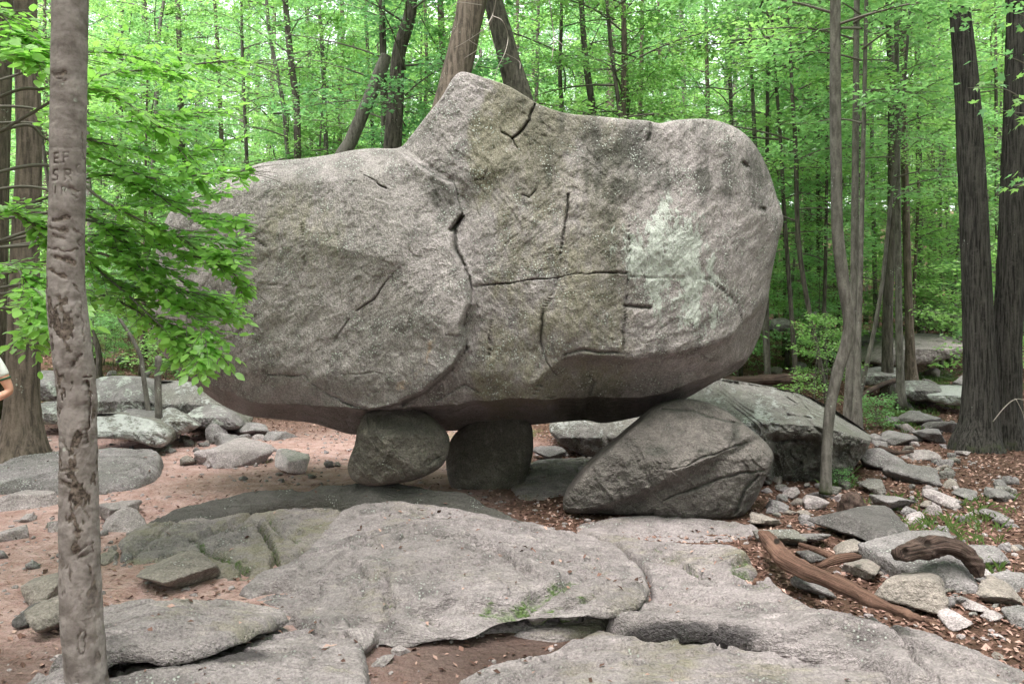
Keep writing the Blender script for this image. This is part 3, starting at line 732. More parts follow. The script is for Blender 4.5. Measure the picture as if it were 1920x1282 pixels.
o = polar_rock('support_stone', [(1056, 947), (1064, 926), (1100, 880), (1150, 835), (1198, 792), (1232, 762), (1290, 748), (1350, 764), (1402, 800), (1440, 834), (1450, 860), (1436, 895), (1412, 945), (1380, 972), (1300, 975), (1200, 967), (1120, 963), (1066, 961)],
               lambda u, v: 6.30 + 0.0 * u + 0.42 * (np.clip(860 - v, 0, None) / 110.0) ** 1.2 + 0.2 * (np.clip(1250 - u, 0, None) / 190.0) - 0.10 * sstep(-8, 8, v - (1100 - 0.47 * (u - 900) + 0)) * 0 + 0.10 * sstep(-10, 12, v - np.interp(u, [1050, 1200, 1300, 1450], [980, 930, 880, 800])),
               (7.0, 6.62, 6.75, 6.85), 7.6, nth=320, nr=90, n_top=6, n_bot=7, n_side=7, noise=(0.08, 0.028), seed=23, mat=M['support_r'], facets=0.22, attrs_fn=sup_attr(53, 0.5, [(1230, 845, 30, 14, 1.0), (1150, 890, 50, 40, 0.5), (1380, 810, 8, 22, 0.9), (1310, 845, 20, 6, 0.7)]),
               cracks=[([(1250, 880), (1300, 868), (1360, 845), (1400, 830)], 4, 0.03), ([(1215, 970), (1240, 940), (1300, 915), (1380, 890), (1430, 880)], 5, 0.04), ([(1375, 790), (1378, 820), (1370, 835)], 4, 0.03), ([(1240, 765), (1300, 770), (1390, 795)], 4, 0.03), ([(1380, 960), (1395, 920), (1420, 890)], 6, 0.05)])
tag(o, 'large brown-grey wedge-shaped stone propping the balanced boulder at its pointed end', 'stone', 'stones propping the balanced boulder')

# ------------------------------------------------------------------ bedrock in front
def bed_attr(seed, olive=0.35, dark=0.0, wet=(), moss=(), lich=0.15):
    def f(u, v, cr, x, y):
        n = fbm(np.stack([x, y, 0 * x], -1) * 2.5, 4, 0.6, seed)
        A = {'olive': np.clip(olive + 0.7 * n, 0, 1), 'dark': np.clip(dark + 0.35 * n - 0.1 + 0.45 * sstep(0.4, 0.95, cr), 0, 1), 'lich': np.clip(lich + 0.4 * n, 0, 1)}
        w = np.zeros(len(u)); m = np.zeros(len(u))
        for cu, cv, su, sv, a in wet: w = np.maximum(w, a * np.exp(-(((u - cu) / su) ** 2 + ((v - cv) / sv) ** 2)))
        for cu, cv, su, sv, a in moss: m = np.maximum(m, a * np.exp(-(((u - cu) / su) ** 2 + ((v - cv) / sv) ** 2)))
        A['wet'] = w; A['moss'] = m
        return A
    return f
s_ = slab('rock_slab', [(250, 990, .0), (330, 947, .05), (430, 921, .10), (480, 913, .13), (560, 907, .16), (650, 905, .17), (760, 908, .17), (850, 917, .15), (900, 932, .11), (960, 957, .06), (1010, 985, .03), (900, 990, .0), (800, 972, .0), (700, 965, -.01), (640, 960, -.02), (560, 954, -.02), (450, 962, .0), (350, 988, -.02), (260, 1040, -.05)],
          [(560, 922, .13), (700, 925, .14), (820, 932, .11), (620, 938, .07), (720, 940, .08)], edge=0.07, drop=0.25, res=0.013, noise=(0.02, 0.006), mat=M['bedrock'], seed=31, attrs_fn=bed_attr(31, 0.2, 1.3, wet=[(620, 945, 60, 8, 0.5)]), grain=(1, 0.05), depth=0.3)  # dark of the hole at its foot is painted into the colour
tag(s_, 'dark grey bedrock band the boxy support stone stands on', 'rock slab')
s_ = slab('rock_slab', [(185, 1030, 0), (260, 978, .02), (350, 968, .04), (450, 957, .07), (560, 952, .09), (650, 958, .10), (640, 1000, .08), (580, 1030, .05), (530, 1065, .01), (460, 1090, -.03), (400, 1105, -.07), (330, 1095, -.07), (260, 1108, -.09), (205, 1095, -.09), (180, 1065, -.05)],
          [(300, 1020, .02), (420, 1000, .05), (520, 990, .07), (350, 1060, -.02)], edge=0.14, drop=0.25, res=0.0115, noise=(0.045, 0.013), steps=[([(200, 1050), (260, 1035), (330, 1015)], .05), ([(360, 1003), (420, 990), (480, 980)], .05, .3), ([(520, 985), (580, 1000)], .04, .3), ([(300, 975), (380, 962), (430, 955)], .04)], mat=M['bedrock'], seed=32,
          cracks=[([(363, 1003), (378, 1030), (420, 1045), (458, 1066)], 7, 0.05, 0.95), ([(478, 978), (497, 997), (512, 1030), (520, 1062)], 7, 0.07, 0.8), ([(500, 990), (560, 1016)], 5, 0.03, 0.8), ([(365, 1003), (430, 992), (478, 978)], 8, 0.03, 0.4), ([(190, 1040), (215, 1075), (230, 1090)], 6, 0.06, 0.3), ([(250, 1040), (340, 1020)], 10, 0.02, 0.4)],
          attrs_fn=bed_attr(32, 0.45, 0.05, moss=[(430, 1062, 90, 14, 0.4), (300, 1075, 60, 14, 0.3), (230, 1010, 40, 20, 0.25)]), grain=(1, 0.5), depth=0.3)
tag(s_, 'olive-tinged bedrock slab split by two mossy crooked cracks', 'rock slab')
s_ = slab('rock_slab', [(600, 990, .12), (640, 958, .165), (700, 944, .17), (800, 946, .155), (900, 958, .13), (1000, 974, .10), (1080, 992, .06), (1150, 1015, .06), (1200, 1050, .07), (1219, 1085, .08), (1205, 1108, .08), (1160, 1130, .07), (1100, 1140, .07), (1000, 1135, .07), (930, 1148, .05), (880, 1172, .01), (800, 1186, -.02), (740, 1190, -.03), (690, 1186, -.03), (640, 1176, -.02), (560, 1142, -.01), (450, 1112, -0.01), (480, 1082, 0.02), (520, 1062, 0.04), (560, 1032, 0.07)],
          [(800, 1000, .20), (900, 1040, .18), (1050, 1060, .14), (700, 1060, .15), (800, 1110, .10), (620, 1110, .06), (1000, 1100, .12), (1130, 1080, .11)], under=True, edge=0.05, drop=0.07, res=0.0105, noise=(0.045, 0.012),
          steps=[([(800, 998), (880, 1006), (930, 1028), (985, 1060), (1025, 1082)], .05, .2), ([(640, 1042), (690, 1072), (725, 1102), (742, 1128)], .05, .3), ([(980, 982), (1025, 1010)], .035), ([(1095, 1032), (1138, 1064)], .03), ([(690, 1000), (716, 1036)], .035),
                 ([(540, 1090), (600, 1068), (650, 1040)], .04), ([(770, 1152), (812, 1132), (860, 1110), (908, 1090)], .03, .3), ([(470, 1108), (540, 1098), (620, 1112)], .035), ([(880, 1150), (960, 1128), (1090, 1122)], .05, .9), ([(850, 972), (930, 985), (970, 1000)], .03), ([(620, 1150), (700, 1160), (760, 1172)], .04, .4), ([(1030, 1020), (1080, 1048), (1110, 1080)], .025)], mat=M['bedrock'], seed=33,
          cracks=[([(810, 1000), (880, 1008), (930, 1030), (985, 1062), (1020, 1075)], 4.5, 0.022, 0.2), ([(655, 1045), (690, 1075)], 5, 0.025, 0.1), ([(720, 1100), (740, 1125)], 5, 0.03, 0.6), ([(995, 985), (1020, 1005)], 5, 0.02, 0.1), ([(1100, 1035), (1130, 1060)], 5, 0.018, 0.1), ([(700, 1010), (712, 1030)], 6, 0.02, 0.1),
                  ([(800, 1140), (860, 1110), (905, 1090)], 4, 0.015, 0.2), ([(775, 1140), (820, 1152)], 5, 0.03, 0.6), ([(560, 1090), (640, 1060), (700, 1000)], 12, 0.02, 0.0), ([(480, 1100), (600, 1090), (680, 1110)], 10, 0.018, 0.1), ([(970, 1130), (1060, 1128), (1110, 1118)], 6, 0.05, 0.9), ([(640, 1030), (740, 1020), (800, 985)], 9, 0.014, 0.0)],
          attrs_fn=bed_attr(33, 0.18, -0.1, moss=[(1000, 1142, 90, 10, 0.8), (850, 1165, 60, 8, 0.5)], lich=0.0), grain=(1, 0.35), depth=0.3)
tag(s_, 'broad pale whaleback of bedrock rising in front of the support stones', 'rock slab')
s_ = slab('rock_slab', [(640, 1180, -.08), (690, 1150, -.06), (780, 1140, -.05), (880, 1125, -.05), (960, 1115, -.05), (1060, 1110, -.05), (1160, 1095, -.05), (1215, 1080, -.05), (1224, 1112, -.05), (1180, 1150, -.055), (1110, 1178, -.07), (1040, 1188, -.07), (960, 1182, -.07), (880, 1192, -.08), (790, 1200, -.09), (700, 1202, -.10)],
          [], edge=0.06, drop=0.13, res=0.011, noise=(0.02, 0.010), mat=M['bedrock'], seed=34, cracks=[([(760, 1185), (850, 1172), (930, 1160), (1060, 1160), (1130, 1150)], 5, 0.035, 0.9), ([(880, 1185), (960, 1175), (1040, 1176)], 5, 0.03, 0.3)],
          attrs_fn=bed_attr(34, 0.4, 0.1, wet=[(1150, 1158, 60, 20, 0.6)], moss=[(1000, 1152, 100, 7, 0.8), (1190, 1120, 20, 10, 0.7), (850, 1175, 60, 7, 0.5)]), grain=(1, 0.1), depth=0.2)
tag(s_, 'layered ledge with bright moss under the front of the whaleback rock', 'rock slab')
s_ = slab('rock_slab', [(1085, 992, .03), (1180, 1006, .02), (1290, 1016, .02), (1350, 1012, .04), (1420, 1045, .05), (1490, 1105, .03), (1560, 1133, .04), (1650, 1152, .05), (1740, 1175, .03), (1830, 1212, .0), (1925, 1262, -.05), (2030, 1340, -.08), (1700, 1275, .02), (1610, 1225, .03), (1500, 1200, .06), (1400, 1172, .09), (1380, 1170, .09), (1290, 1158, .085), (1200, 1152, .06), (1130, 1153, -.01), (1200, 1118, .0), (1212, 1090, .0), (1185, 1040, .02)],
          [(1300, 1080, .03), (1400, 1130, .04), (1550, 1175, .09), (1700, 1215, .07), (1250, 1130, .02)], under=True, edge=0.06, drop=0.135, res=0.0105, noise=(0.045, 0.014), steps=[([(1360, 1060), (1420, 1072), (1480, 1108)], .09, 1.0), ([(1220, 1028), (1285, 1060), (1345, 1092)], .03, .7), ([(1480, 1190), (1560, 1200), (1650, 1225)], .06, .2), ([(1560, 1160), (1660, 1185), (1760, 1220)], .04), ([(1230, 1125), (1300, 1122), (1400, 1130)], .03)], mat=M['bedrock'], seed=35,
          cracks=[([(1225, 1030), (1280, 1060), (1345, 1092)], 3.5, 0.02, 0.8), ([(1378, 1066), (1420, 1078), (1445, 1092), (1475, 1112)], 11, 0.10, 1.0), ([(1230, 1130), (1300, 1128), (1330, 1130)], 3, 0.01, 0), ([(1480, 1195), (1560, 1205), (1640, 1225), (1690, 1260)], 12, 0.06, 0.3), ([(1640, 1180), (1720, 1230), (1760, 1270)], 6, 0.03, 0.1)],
          attrs_fn=bed_attr(35, 0.25, 0.0, wet=[(1290, 1186, 125, 24, 1.8)], moss=[(1440, 1098, 45, 14, 0.7), (1630, 1235, 60, 8, 0.5)], lich=0.1), grain=(1, -0.5), depth=0.3)  # overhang shade and damp painted dark on the front rim
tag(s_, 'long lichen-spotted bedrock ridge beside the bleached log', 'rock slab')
s_ = slab('rock_slab', [(690, 1450, -.10), (760, 1340, -.09), (860, 1270, -.08), (960, 1230, -.07), (1050, 1198, -.06), (1115, 1165, -.06), (1190, 1172, -.06), (1300, 1178, -.07), (1400, 1185, -.07), (1500, 1205, -.06), (1620, 1228, -.06), (1730, 1280, -.07), (1760, 1450, -.08)],
          [(1200, 1260, -.02), (1290, 1195, -.07), (1400, 1260, -.02), (1200, 1350, .0), (1000, 1270, -.04)], edge=0.14, drop=0.18, res=0.012, noise=(0.04, 0.012), steps=[([(1000, 1230), (1120, 1215), (1250, 1225)], .03), ([(1350, 1240), (1480, 1250), (1600, 1268)], .04)], mat=M['bedrock'], seed=36, attrs_fn=bed_attr(36, 0.28, -0.1, wet=[(1290, 1190, 100, 14, 0.85)], lich=0.0), grain=(1, 0.2), depth=0.25)  # the hollow's shade and damp are painted along the upper edge
tag(s_, 'smooth low bedrock sheet with a dark wet hollow at its upper edge', 'rock slab')
s_ = slab('rock_slab', [(150, 1150, 0.085), (190, 1125, 0.125), (330, 1114, 0.135), (430, 1114, 0.125), (545, 1133, 0.075), (505, 1158, 0.095), (440, 1183, 0.115), (380, 1202, 0.115), (300, 1213, 0.115), (200, 1225, 0.115), (155, 1290, 0.095), (100, 1420, 0.075), (-60, 1420, -0.055), (20, 1300, -0.035), (85, 1238, -0.005), (125, 1190, 0.045)],
          [(300, 1160, 0.155), (400, 1150, 0.145), (180, 1190, 0.125), (100, 1300, 0.065)], under=True, edge=0.045, drop=0.07, res=0.0095, noise=(0.035, 0.014), mat=M['bedrock'], seed=37, attrs_fn=bed_attr(37, 0.25, 0.0, lich=0.1), grain=(1, 0.1), depth=0.3,
          cracks=[([(60, 1265), (120, 1245), (180, 1235)], 8, 0.06, 0.8)])
tag(s_, 'raised flat bedrock slab with a black undercut beside the carved tree', 'rock slab')
s_ = slab('rock_slab', [(190, 1222, -.05), (300, 1200, -.05), (400, 1180, -.06), (470, 1162, -.06), (515, 1135, -.05), (570, 1118, -.02), (630, 1135, -.01), (665, 1170, .0), (690, 1215, -.02), (698, 1265, -.04), (705, 1330, -.07), (690, 1450, -.08), (100, 1450, -.04), (150, 1310, -.02)],
          [(560, 1215, .02), (450, 1240, .02), (300, 1270, .03), (420, 1212, -.05), (500, 1195, -.03), (300, 1230, -.02)], edge=0.06, drop=0.25, res=0.0095, noise=(0.04, 0.015), steps=[([(300, 1240), (420, 1232), (520, 1215)], .04), ([(540, 1165), (600, 1180), (640, 1205)], .04)], mat=M['bedrock'], seed=38, attrs_fn=bed_attr(38, 0.12, 0.0, wet=[(420, 1226, 95, 16, 1.2), (300, 1242, 110, 12, 1.0)], lich=0.15), grain=(1, 0.25), depth=0.3,
          cracks=[([(520, 1160), (560, 1170), (620, 1190)], 6, 0.025, 0), ([(420, 1205), (480, 1190), (540, 1155)], 8, 0.05, 0)])
tag(s_, 'grey lichened bedrock slab holding a shallow wet crevice', 'rock slab')
s_ = slab('rock_slab', [(1075, 992, -.02), (1100, 975, -.01), (1200, 968, -.01), (1320, 972, -.01), (1400, 982, -.01), (1425, 1000, -.02), (1350, 1018, -.03), (1200, 1012, -.03), (1110, 1005, -.03)], [], edge=0.08, drop=0.12, res=0.014, noise=(0.02, 0.008), mat=M['bedrock'], seed=39, attrs_fn=bed_attr(39, 0.2, 0.3), depth=0.2)
tag(s_, 'narrow bedrock shelf under the wedge-shaped support stone', 'rock slab')
s_ = slab('rock_slab', [(960, 905, .0), (985, 870, .02), (1060, 858, .03), (1150, 862, .02), (1170, 885, .0), (1110, 910, -.02), (1050, 930, -.03), (980, 938, -.04)], [(1060, 890, .03)], edge=0.15, drop=0.15, res=0.018, noise=(0.03, 0.008), mat=M['bedrock'], seed=40, attrs_fn=bed_attr(40, 0.3, 0.0), depth=0.2, cracks=[([(1040, 868), (1080, 885), (1100, 900)], 4, 0.03, 0.5)])
tag(s_, 'flat pale bedrock sheet seen through the gap under the balanced boulder', 'rock slab')
s_ = slab('rock_slab', [(-60, 905, .03), (0, 868, .08), (60, 849, .11), (180, 838, .12), (270, 840, .11), (303, 852, .08), (302, 874, .06), (280, 892, .05), (250, 904, .04), (150, 912, .04), (40, 912, .03)], [(150, 870, .12)], edge=0.12, drop=0.22, res=0.018, noise=(0.02, 0.008), mat=M['stone'], seed=41, attrs_fn=bed_attr(41, 0.0, 0.0, lich=0.25), depth=0.25, cracks=[([(240, 880), (262, 870), (275, 890)], 4, 0.05, 0.3)])
tag(s_, 'wide flat grey slab at the foot of the moss-based tree', 'rock slab')

# ------------------------------------------------------------------ large rocks behind
def big_face(u, v):
    edge = np.interp(u, [1020, 1180, 1300, 1440, 1540, 1632], [800, 800, 790, 792, 800, 826])
    top = np.interp(u, [1020, 1180, 1330, 1500, 1632], [780, 770, 712, 736, 815])
    up = np.clip((edge - v) / np.maximum(edge - top, 6), 0, 1)
    y = 7.75 + 0.0 * u + 1.35 * up ** 1.1
    y = y + 0.35 * np.clip(v - 830, 0, None) / 80.0 + 0.22 * sstep(1440, 1452, u) * sstep(1555, 1520, u) * sstep(810, 830, v) + 0.3 * np.clip(1300 - u, 0, None) / 250.0
    return y
def big_attr(u, v, cr):
    n = fbm(np.stack([u / 25.0, v / 25.0, 0 * u], -1), 4, 0.6, 61)
    topm = sstep(815, 780, v)
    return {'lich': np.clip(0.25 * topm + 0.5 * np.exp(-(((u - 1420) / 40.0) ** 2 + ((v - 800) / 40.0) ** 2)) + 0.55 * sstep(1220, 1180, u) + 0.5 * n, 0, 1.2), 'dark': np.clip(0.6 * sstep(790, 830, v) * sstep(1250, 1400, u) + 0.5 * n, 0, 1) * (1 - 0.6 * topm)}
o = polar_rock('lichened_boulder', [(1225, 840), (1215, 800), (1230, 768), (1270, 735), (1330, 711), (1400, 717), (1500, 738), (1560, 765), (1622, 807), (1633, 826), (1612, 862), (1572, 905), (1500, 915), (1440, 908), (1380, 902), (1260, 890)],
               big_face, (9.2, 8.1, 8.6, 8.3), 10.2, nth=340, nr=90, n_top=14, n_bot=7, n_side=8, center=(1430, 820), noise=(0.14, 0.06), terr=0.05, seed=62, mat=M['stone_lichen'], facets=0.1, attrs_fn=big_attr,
               cracks=[([(1440, 826), (1500, 828), (1510, 826)], 3.5, 0.08), ([(1510, 785), (1525, 800), (1545, 812)], 6, 0.1), ([(1440, 790), (1480, 780), (1525, 785)], 5, 0.07), ([(1512, 828), (1500, 870), (1480, 910)], 7, 0.06), ([(1560, 810), (1625, 812)], 4, 0.03)])
tag(o, 'big dark angular boulder crusted with white lichen on its sloping top', 'boulder')
def simple(name, outl, y0, ybk, label, mat, seed, cat='rock', dtop=0.6, lich=0.5, **kw):
    vs = [p[1] for p in outl]; vm = min(vs) + 0.5 * (max(vs) - min(vs))
    a = polar_rock(name, outl, lambda u, v: y0 + dtop * np.clip((vm - v) / (vm - min(vs)), 0, 1) ** 1.2, (y0 + dtop + 0.2, y0 + 0.25, y0 + 0.4, y0 + 0.4), ybk, nth=120, nr=36, n_top=8, n_bot=6, n_side=6,
                   noise=(0.07, 0.03), seed=seed, mat=mat, facets=0.3, attrs_fn=lambda u, v, cr: {'lich': np.clip(lich + 0.5 * fbm(np.stack([u / 15.0, v / 15.0, 0 * u], -1), 3, 0.6, seed), 0, 1), 'dark': 0.9 * sstep(.3, .9, cr)}, **kw)
    return tag(a, label, cat)
simple('rock', [(1030, 806), (1045, 790), (1110, 780), (1190, 765), (1240, 770), (1235, 820), (1180, 862), (1140, 876), (1085, 850), (1050, 830)], 9.5, 11.0, 'lichen-streaked grey rock seen through the gap under the boulder', M['stone_lichen'], 70, lich=0.35)
simple('rock', [(120, 800), (130, 740), (178, 711), (215, 705), (262, 712), (288, 742), (302, 776), (270, 795), (180, 800)], 11.0, 12.6, 'tall angular grey rock with a sloping pale face behind the carved tree', M['stone'], 71)
simple('rock', [(258, 735), (270, 716), (330, 715), (372, 722), (420, 755), (462, 792), (440, 802), (380, 800), (330, 790), (285, 780)], 11.4, 12.8, 'long pale green lichened rock behind the slim dead stub', M['stone_lichen'], 72, lich=0.3)
simple('rock', [(300, 795), (306, 768), (330, 766), (362, 790), (372, 800), (340, 814), (315, 812)], 10.2, 11.0, 'jagged lichen-streaked rock leaning at the foot of the long green rock', M['stone_lichen'], 73)
simple('rock', [(345, 785), (372, 762), (410, 760), (440, 785), (448, 803), (400, 806), (365, 800)], 10.7, 11.6, 'grey-green broken rock tucked under the end of the boulder', M['stone'], 74)
simple('rock', [(150, 800), (180, 777), (240, 778), (292, 793), (318, 810), (313, 832), (292, 839), (250, 826), (200, 822), (150, 822)], 9.6, 10.8, 'low white-lichened rock lying on the flat grey slab', M['stone_lichen'], 75, lich=0.7)
simple('rock', [(215, 790), (235, 768), (262, 768), (290, 785), (285, 800), (230, 798)], 10.3, 11.2, 'rounded purple-grey rock wedged behind the white-lichened one', M['stone'], 76, lich=0.2)
simple('rock', [(62, 745), (66, 700), (95, 695), (130, 700), (130, 750), (90, 752)], 12.5, 13.6, 'mossy-topped dark rock between the two trunks', M['stone'], 77)
simple('rock', [(66, 790), (68, 758), (120, 755), (125, 790), (95, 796)], 11.2, 12.2, 'small blue-grey block between the two trunks', M['stone'], 78)
simple('rock', [(1640, 680), (1690, 640), (1722, 626), (1775, 628), (1808, 645), (1800, 664), (1760, 676), (1720, 684)], 17.5, 20.5, 'big smooth pale boulder on the leafy slope', M['stone_pale'], 79, cat='boulder', dtop=1.6, lich=0.2)
simple('rock', [(1738, 748), (1745, 728), (1790, 722), (1835, 728), (1835, 756), (1790, 760), (1760, 756)], 13.2, 15.0, 'pale green lichened rock beside the twin-trunk tree', M['stone_lichen'], 80, dtop=1.0, lich=0.9)
simple('rock', [(1693, 740), (1700, 718), (1730, 713), (1760, 722), (1765, 742), (1730, 752), (1705, 750)], 13.4, 14.6, 'grey rock with a flat top beside the green lichened one', M['stone'], 81, dtop=0.7)
simple('rock', [(1618, 720), (1625, 700), (1655, 688), (1690, 690), (1690, 715), (1650, 722)], 15.5, 17.0, 'blue-grey rock behind the slim dark trunks', M['stone'], 82, dtop=0.8)
simple('rock', [(1600, 650), (1612, 628), (1650, 622), (1690, 628), (1690, 650), (1640, 655)], 19.5, 21.5, 'grey ledge on the slope behind the slim trunks', M['stone'], 83, dtop=1.0, lich=0.2)
simple('rock', [(1440, 618), (1448, 600), (1470, 596), (1485, 606), (1480, 618), (1460, 622)], 19, 20.4, 'small round grey boulder among the far saplings', M['stone'], 84, dtop=0.6, lich=0.4)
simple('rock', [(1505, 600), (1520, 582), (1560, 580), (1570, 596), (1565, 604), (1530, 606)], 24, 26, 'pale rock far up the slope behind the curved tree', M['stone'], 85, dtop=0.8, lich=0.2)
simple('rock', [(1730, 598), (1740, 580), (1765, 576), (1785, 588), (1795, 600), (1760, 606)], 26, 28.5, 'broken grey rock by the fallen logs on the slope', M['stone'], 86, dtop=0.8, lich=0.2)

# ------------------------------------------------------------------ traced loose stones
TR = [
 # right foreground, u0 v0 u1 v1
 ((1620, 1066, 1778, 1158), 'stone_tan', 'rounded olive-grey stone beside the bleached log, its far end angular', dict(depth=0.55, sub=5, sharp=9)),
 ((1530, 972, 1700, 1032), 'stone_dark', 'long dark grey rock with parallel grain, propped behind the log', dict(depth=0.7, sub=5, tilt=0.05)),
 ((1640, 1025, 1830, 1112), 'stone', 'low green-grey boulder the gnarled log rests on', dict(depth=0.6, sub=5, sharp=9)),
 ((1582, 1048, 1668, 1098), 'stone_tan', 'pinkish block between the log and the rounded olive stone', dict(depth=0.35)),
 ((1556, 1018, 1634, 1050), 'stone_tan', 'flat tan stone behind the thin driftwood stick', dict(depth=0.3)),
 ((1418, 990, 1500, 1030), 'stone_lichen', 'blue-grey lichened stone against the thick end of the log', dict(depth=0.3)),
 ((1490, 992, 1556, 1030), 'stone', 'cracked grey stone beside the dark grained rock', dict(depth=0.35)),
 ((1496, 1030, 1552, 1056), 'stone_dark', 'small dark flat stone under the thin driftwood stick', dict(depth=0.2)),
 ((1405, 962, 1466, 992), 'stone_tan', 'purple-grey stone at the end of the wedge-shaped support', dict(depth=0.3)),
 ((1492, 1078, 1560, 1130), 'stone', 'striped grey stone half under the bleached log', dict(depth=0.25)),
 ((1500, 928, 1548, 958), 'stone_pale', 'pale rounded stone before the curved tree', dict(depth=0.25)),
 ((1466, 912, 1498, 938), 'stone_pale', 'small pale pointed stone before the big lichened boulder', dict(depth=0.2)),
 ((1440, 938, 1476, 962), 'stone', 'small grey stone in the litter behind the purple-grey one', dict(depth=0.2)),
 ((1552, 924, 1600, 942), 'stone_pale', 'low pale stone right by the foot of the curved tree', dict(depth=0.25)),
 ((1612, 898, 1662, 930), 'stone_lichen', 'white-patched blue-grey stone in front of the tilted slab', dict(depth=0.35)),
 ((1636, 926, 1722, 966), 'stone', 'broad grey stone with grass at its edge', dict(depth=0.45)),
 ((1615, 838, 1692, 888), 'stone', 'tilted flat slab leaning by the big lichened boulder', dict(depth=0.6, tilt=0.05, sub=5)),
 ((1655, 886, 1765, 912), 'stone', 'long low grey slab in the leaf litter', dict(depth=0.5)),
 ((1742, 916, 1800, 955), 'stone_pale', 'cracked whitish stone at the edge of the grass', dict(depth=0.35)),
 ((1786, 916, 1832, 938), 'stone', 'low triangular grey stone among fallen leaves', dict(depth=0.3)),
 ((1848, 914, 1904, 942), 'stone', 'isolated peaked grey stone on the leafy path', dict(depth=0.35)),
 ((1846, 1068, 1935, 1112), 'stone', 'blue-grey boulder beyond the end of the gnarled log', dict(depth=0.5, sub=5)),
 ((1812, 1098, 1912, 1140), 'stone_tan', 'flat tan stone with a rusty corner', dict(depth=0.4)),
 ((1806, 1124, 1852, 1154), 'stone_pale', 'bright pinkish-white stone in front of the tan one', dict(depth=0.2)),
 ((1840, 1146, 1884, 1170), 'stone_pale', 'small white angular stone lying in red-brown litter', dict(depth=0.2)),
 ((1755, 1142, 1808, 1184), 'stone_pale', 'two-toned stone with a pale face near the log tip', dict(depth=0.25)),
 ((1856, 1184, 1882, 1202), 'stone_pale', 'tiny pale pink pebble-like stone above the bedrock ridge', dict(depth=0.12)),
 ((1860, 1206, 1888, 1242), 'stone_tan', 'reddish stone wedged against the end of the bedrock ridge', dict(depth=0.25)),
 ((1880, 1150, 1960, 1186), 'stone', 'flat grey stone by the edge of the leafy bank', dict(depth=0.4)),
 ((1822, 1066, 1866, 1092), 'stone_pale', 'pink stone by the buried end of the gnarled log', dict(depth=0.2)),
 ((1800, 1020, 1895, 1068), 'stone', 'low grey-green rock behind the gnarled log', dict(depth=0.5)),
 ((1840, 958, 1900, 980), 'stone', 'buried flat stone in the sparse grass', dict(depth=0.4)),
 # left
 ((508, 840, 578, 891), 'stone_white', 'bright white wedge-faced stone on the red path', dict(depth=0.32, sub=5, sharp=30, lift=-0.01, sink=0.05)),
 ((385, 838, 506, 878), 'stone_pale', 'low rounded pale grey-green rock on the path', dict(depth=0.7, sub=5)),
 ((366, 842, 398, 872), 'stone_pale', 'small pale stone touching the low rounded rock', dict(depth=0.3)),
 ((392, 810, 470, 840), 'stone', 'grey rock with a rough broken front on the path', dict(depth=0.7)),
 ((380, 790, 428, 832), 'stone', 'upright grey rock under the overhanging boulder end', dict(depth=0.5)),
 ((425, 796, 500, 822), 'stone', 'long purple-grey rock behind the rough broken one', dict(depth=0.6)),
 ((500, 806, 556, 826), 'stone', 'low stony hump in the shade of the boulder', dict(depth=0.5)),
 ((-20, 922, 84, 966), 'stone_pale', 'low pink-grey rock by the walker\'s shoe', dict(depth=0.6, sub=5)),
 ((30, 966, 66, 980), 'stone_pale', 'small flat stone in front of the pink-grey rock', dict(depth=0.2)),
 ((250, 1070, 398, 1120), 'stone_tan', 'leaf-shaped tan stone with a mossy split on the bedrock', dict(depth=0.5, sub=5, tilt=0.05)),
 ((50, 1075, 128, 1142), 'stone_tan', 'brownish stone half buried behind the carved tree', dict(depth=0.4, sub=5)),
 ((74, 1118, 140, 1205), 'stone_tan', 'rounded brown stone in front of the half-buried one', dict(depth=0.3)),
 ((44, 1130, 88, 1180), 'stone_dark', 'small dark brown stone in the soil by the bedrock edge', dict(depth=0.25)),
 ((190, 940, 250, 985), 'stone_pale', 'flat pinkish stone sunk in the path by the carved tree', dict(depth=0.5)),
 ((190, 968, 290, 1000), 'stone_pale', 'long pale stone at the upper edge of the olive slab', dict(depth=0.4)),
 ((-10, 1000, 50, 1020), 'stone_pale', 'thin pale stone flush with the red path', dict(depth=0.3)),
 ((185, 1040, 215, 1060), 'stone_tan', 'small tan stone against the olive slab', dict(depth=0.2)),
 ((640, 1170, 700, 1235), 'stone_pale', 'knobbly whitish stone at the corner of the soil pocket', dict(depth=0.2)),
 ((695, 1230, 735, 1252), 'stone_pale', 'oval cream pebble-like stone on the dark soil pocket', dict(depth=0.1, lift=0.0)),
 ((735, 1215, 772, 1232), 'stone_pale', 'half-sunk pale stone on the dark soil pocket', dict(depth=0.12)),
 # middle gap
 ((1005, 838, 1060, 868), 'stone', 'small grey rock behind the gap under the boulder', dict(depth=0.4)),
 ((1180, 700, 1210, 712), 'stone', 'distant grey stone behind the boulder', dict(depth=0.6)),
 # right mid ground
 ((1668, 770, 1765, 802), 'stone', 'low lichened rock beside the small green shrub', dict(depth=0.9)),
 ((1735, 790, 1812, 815), 'stone', 'flat blue-grey rock on the path to the twin trunks', dict(depth=0.8)),
 ((1700, 800, 1770, 832), 'stone', 'stepping-stone rock in the worn path', dict(depth=0.7)),
 ((1640, 818, 1720, 836), 'stone', 'worn flat rock level with the path', dict(depth=0.6)),
 ((1700, 848, 1760, 866), 'stone_pale', 'pale flat stone crossing the path', dict(depth=0.5)),
 ((1722, 745, 1756, 764), 'stone', 'small dark-based stone before the flat-topped grey rock', dict(depth=0.5)),
 ((1792, 842, 1815, 856), 'stone_pale', 'small tan stone at the foot of the twin trunks', dict(depth=0.2)),
 ((1775, 700, 1830, 730), 'stone', 'grey stone above the pale green lichened rock', dict(depth=0.8)),
]
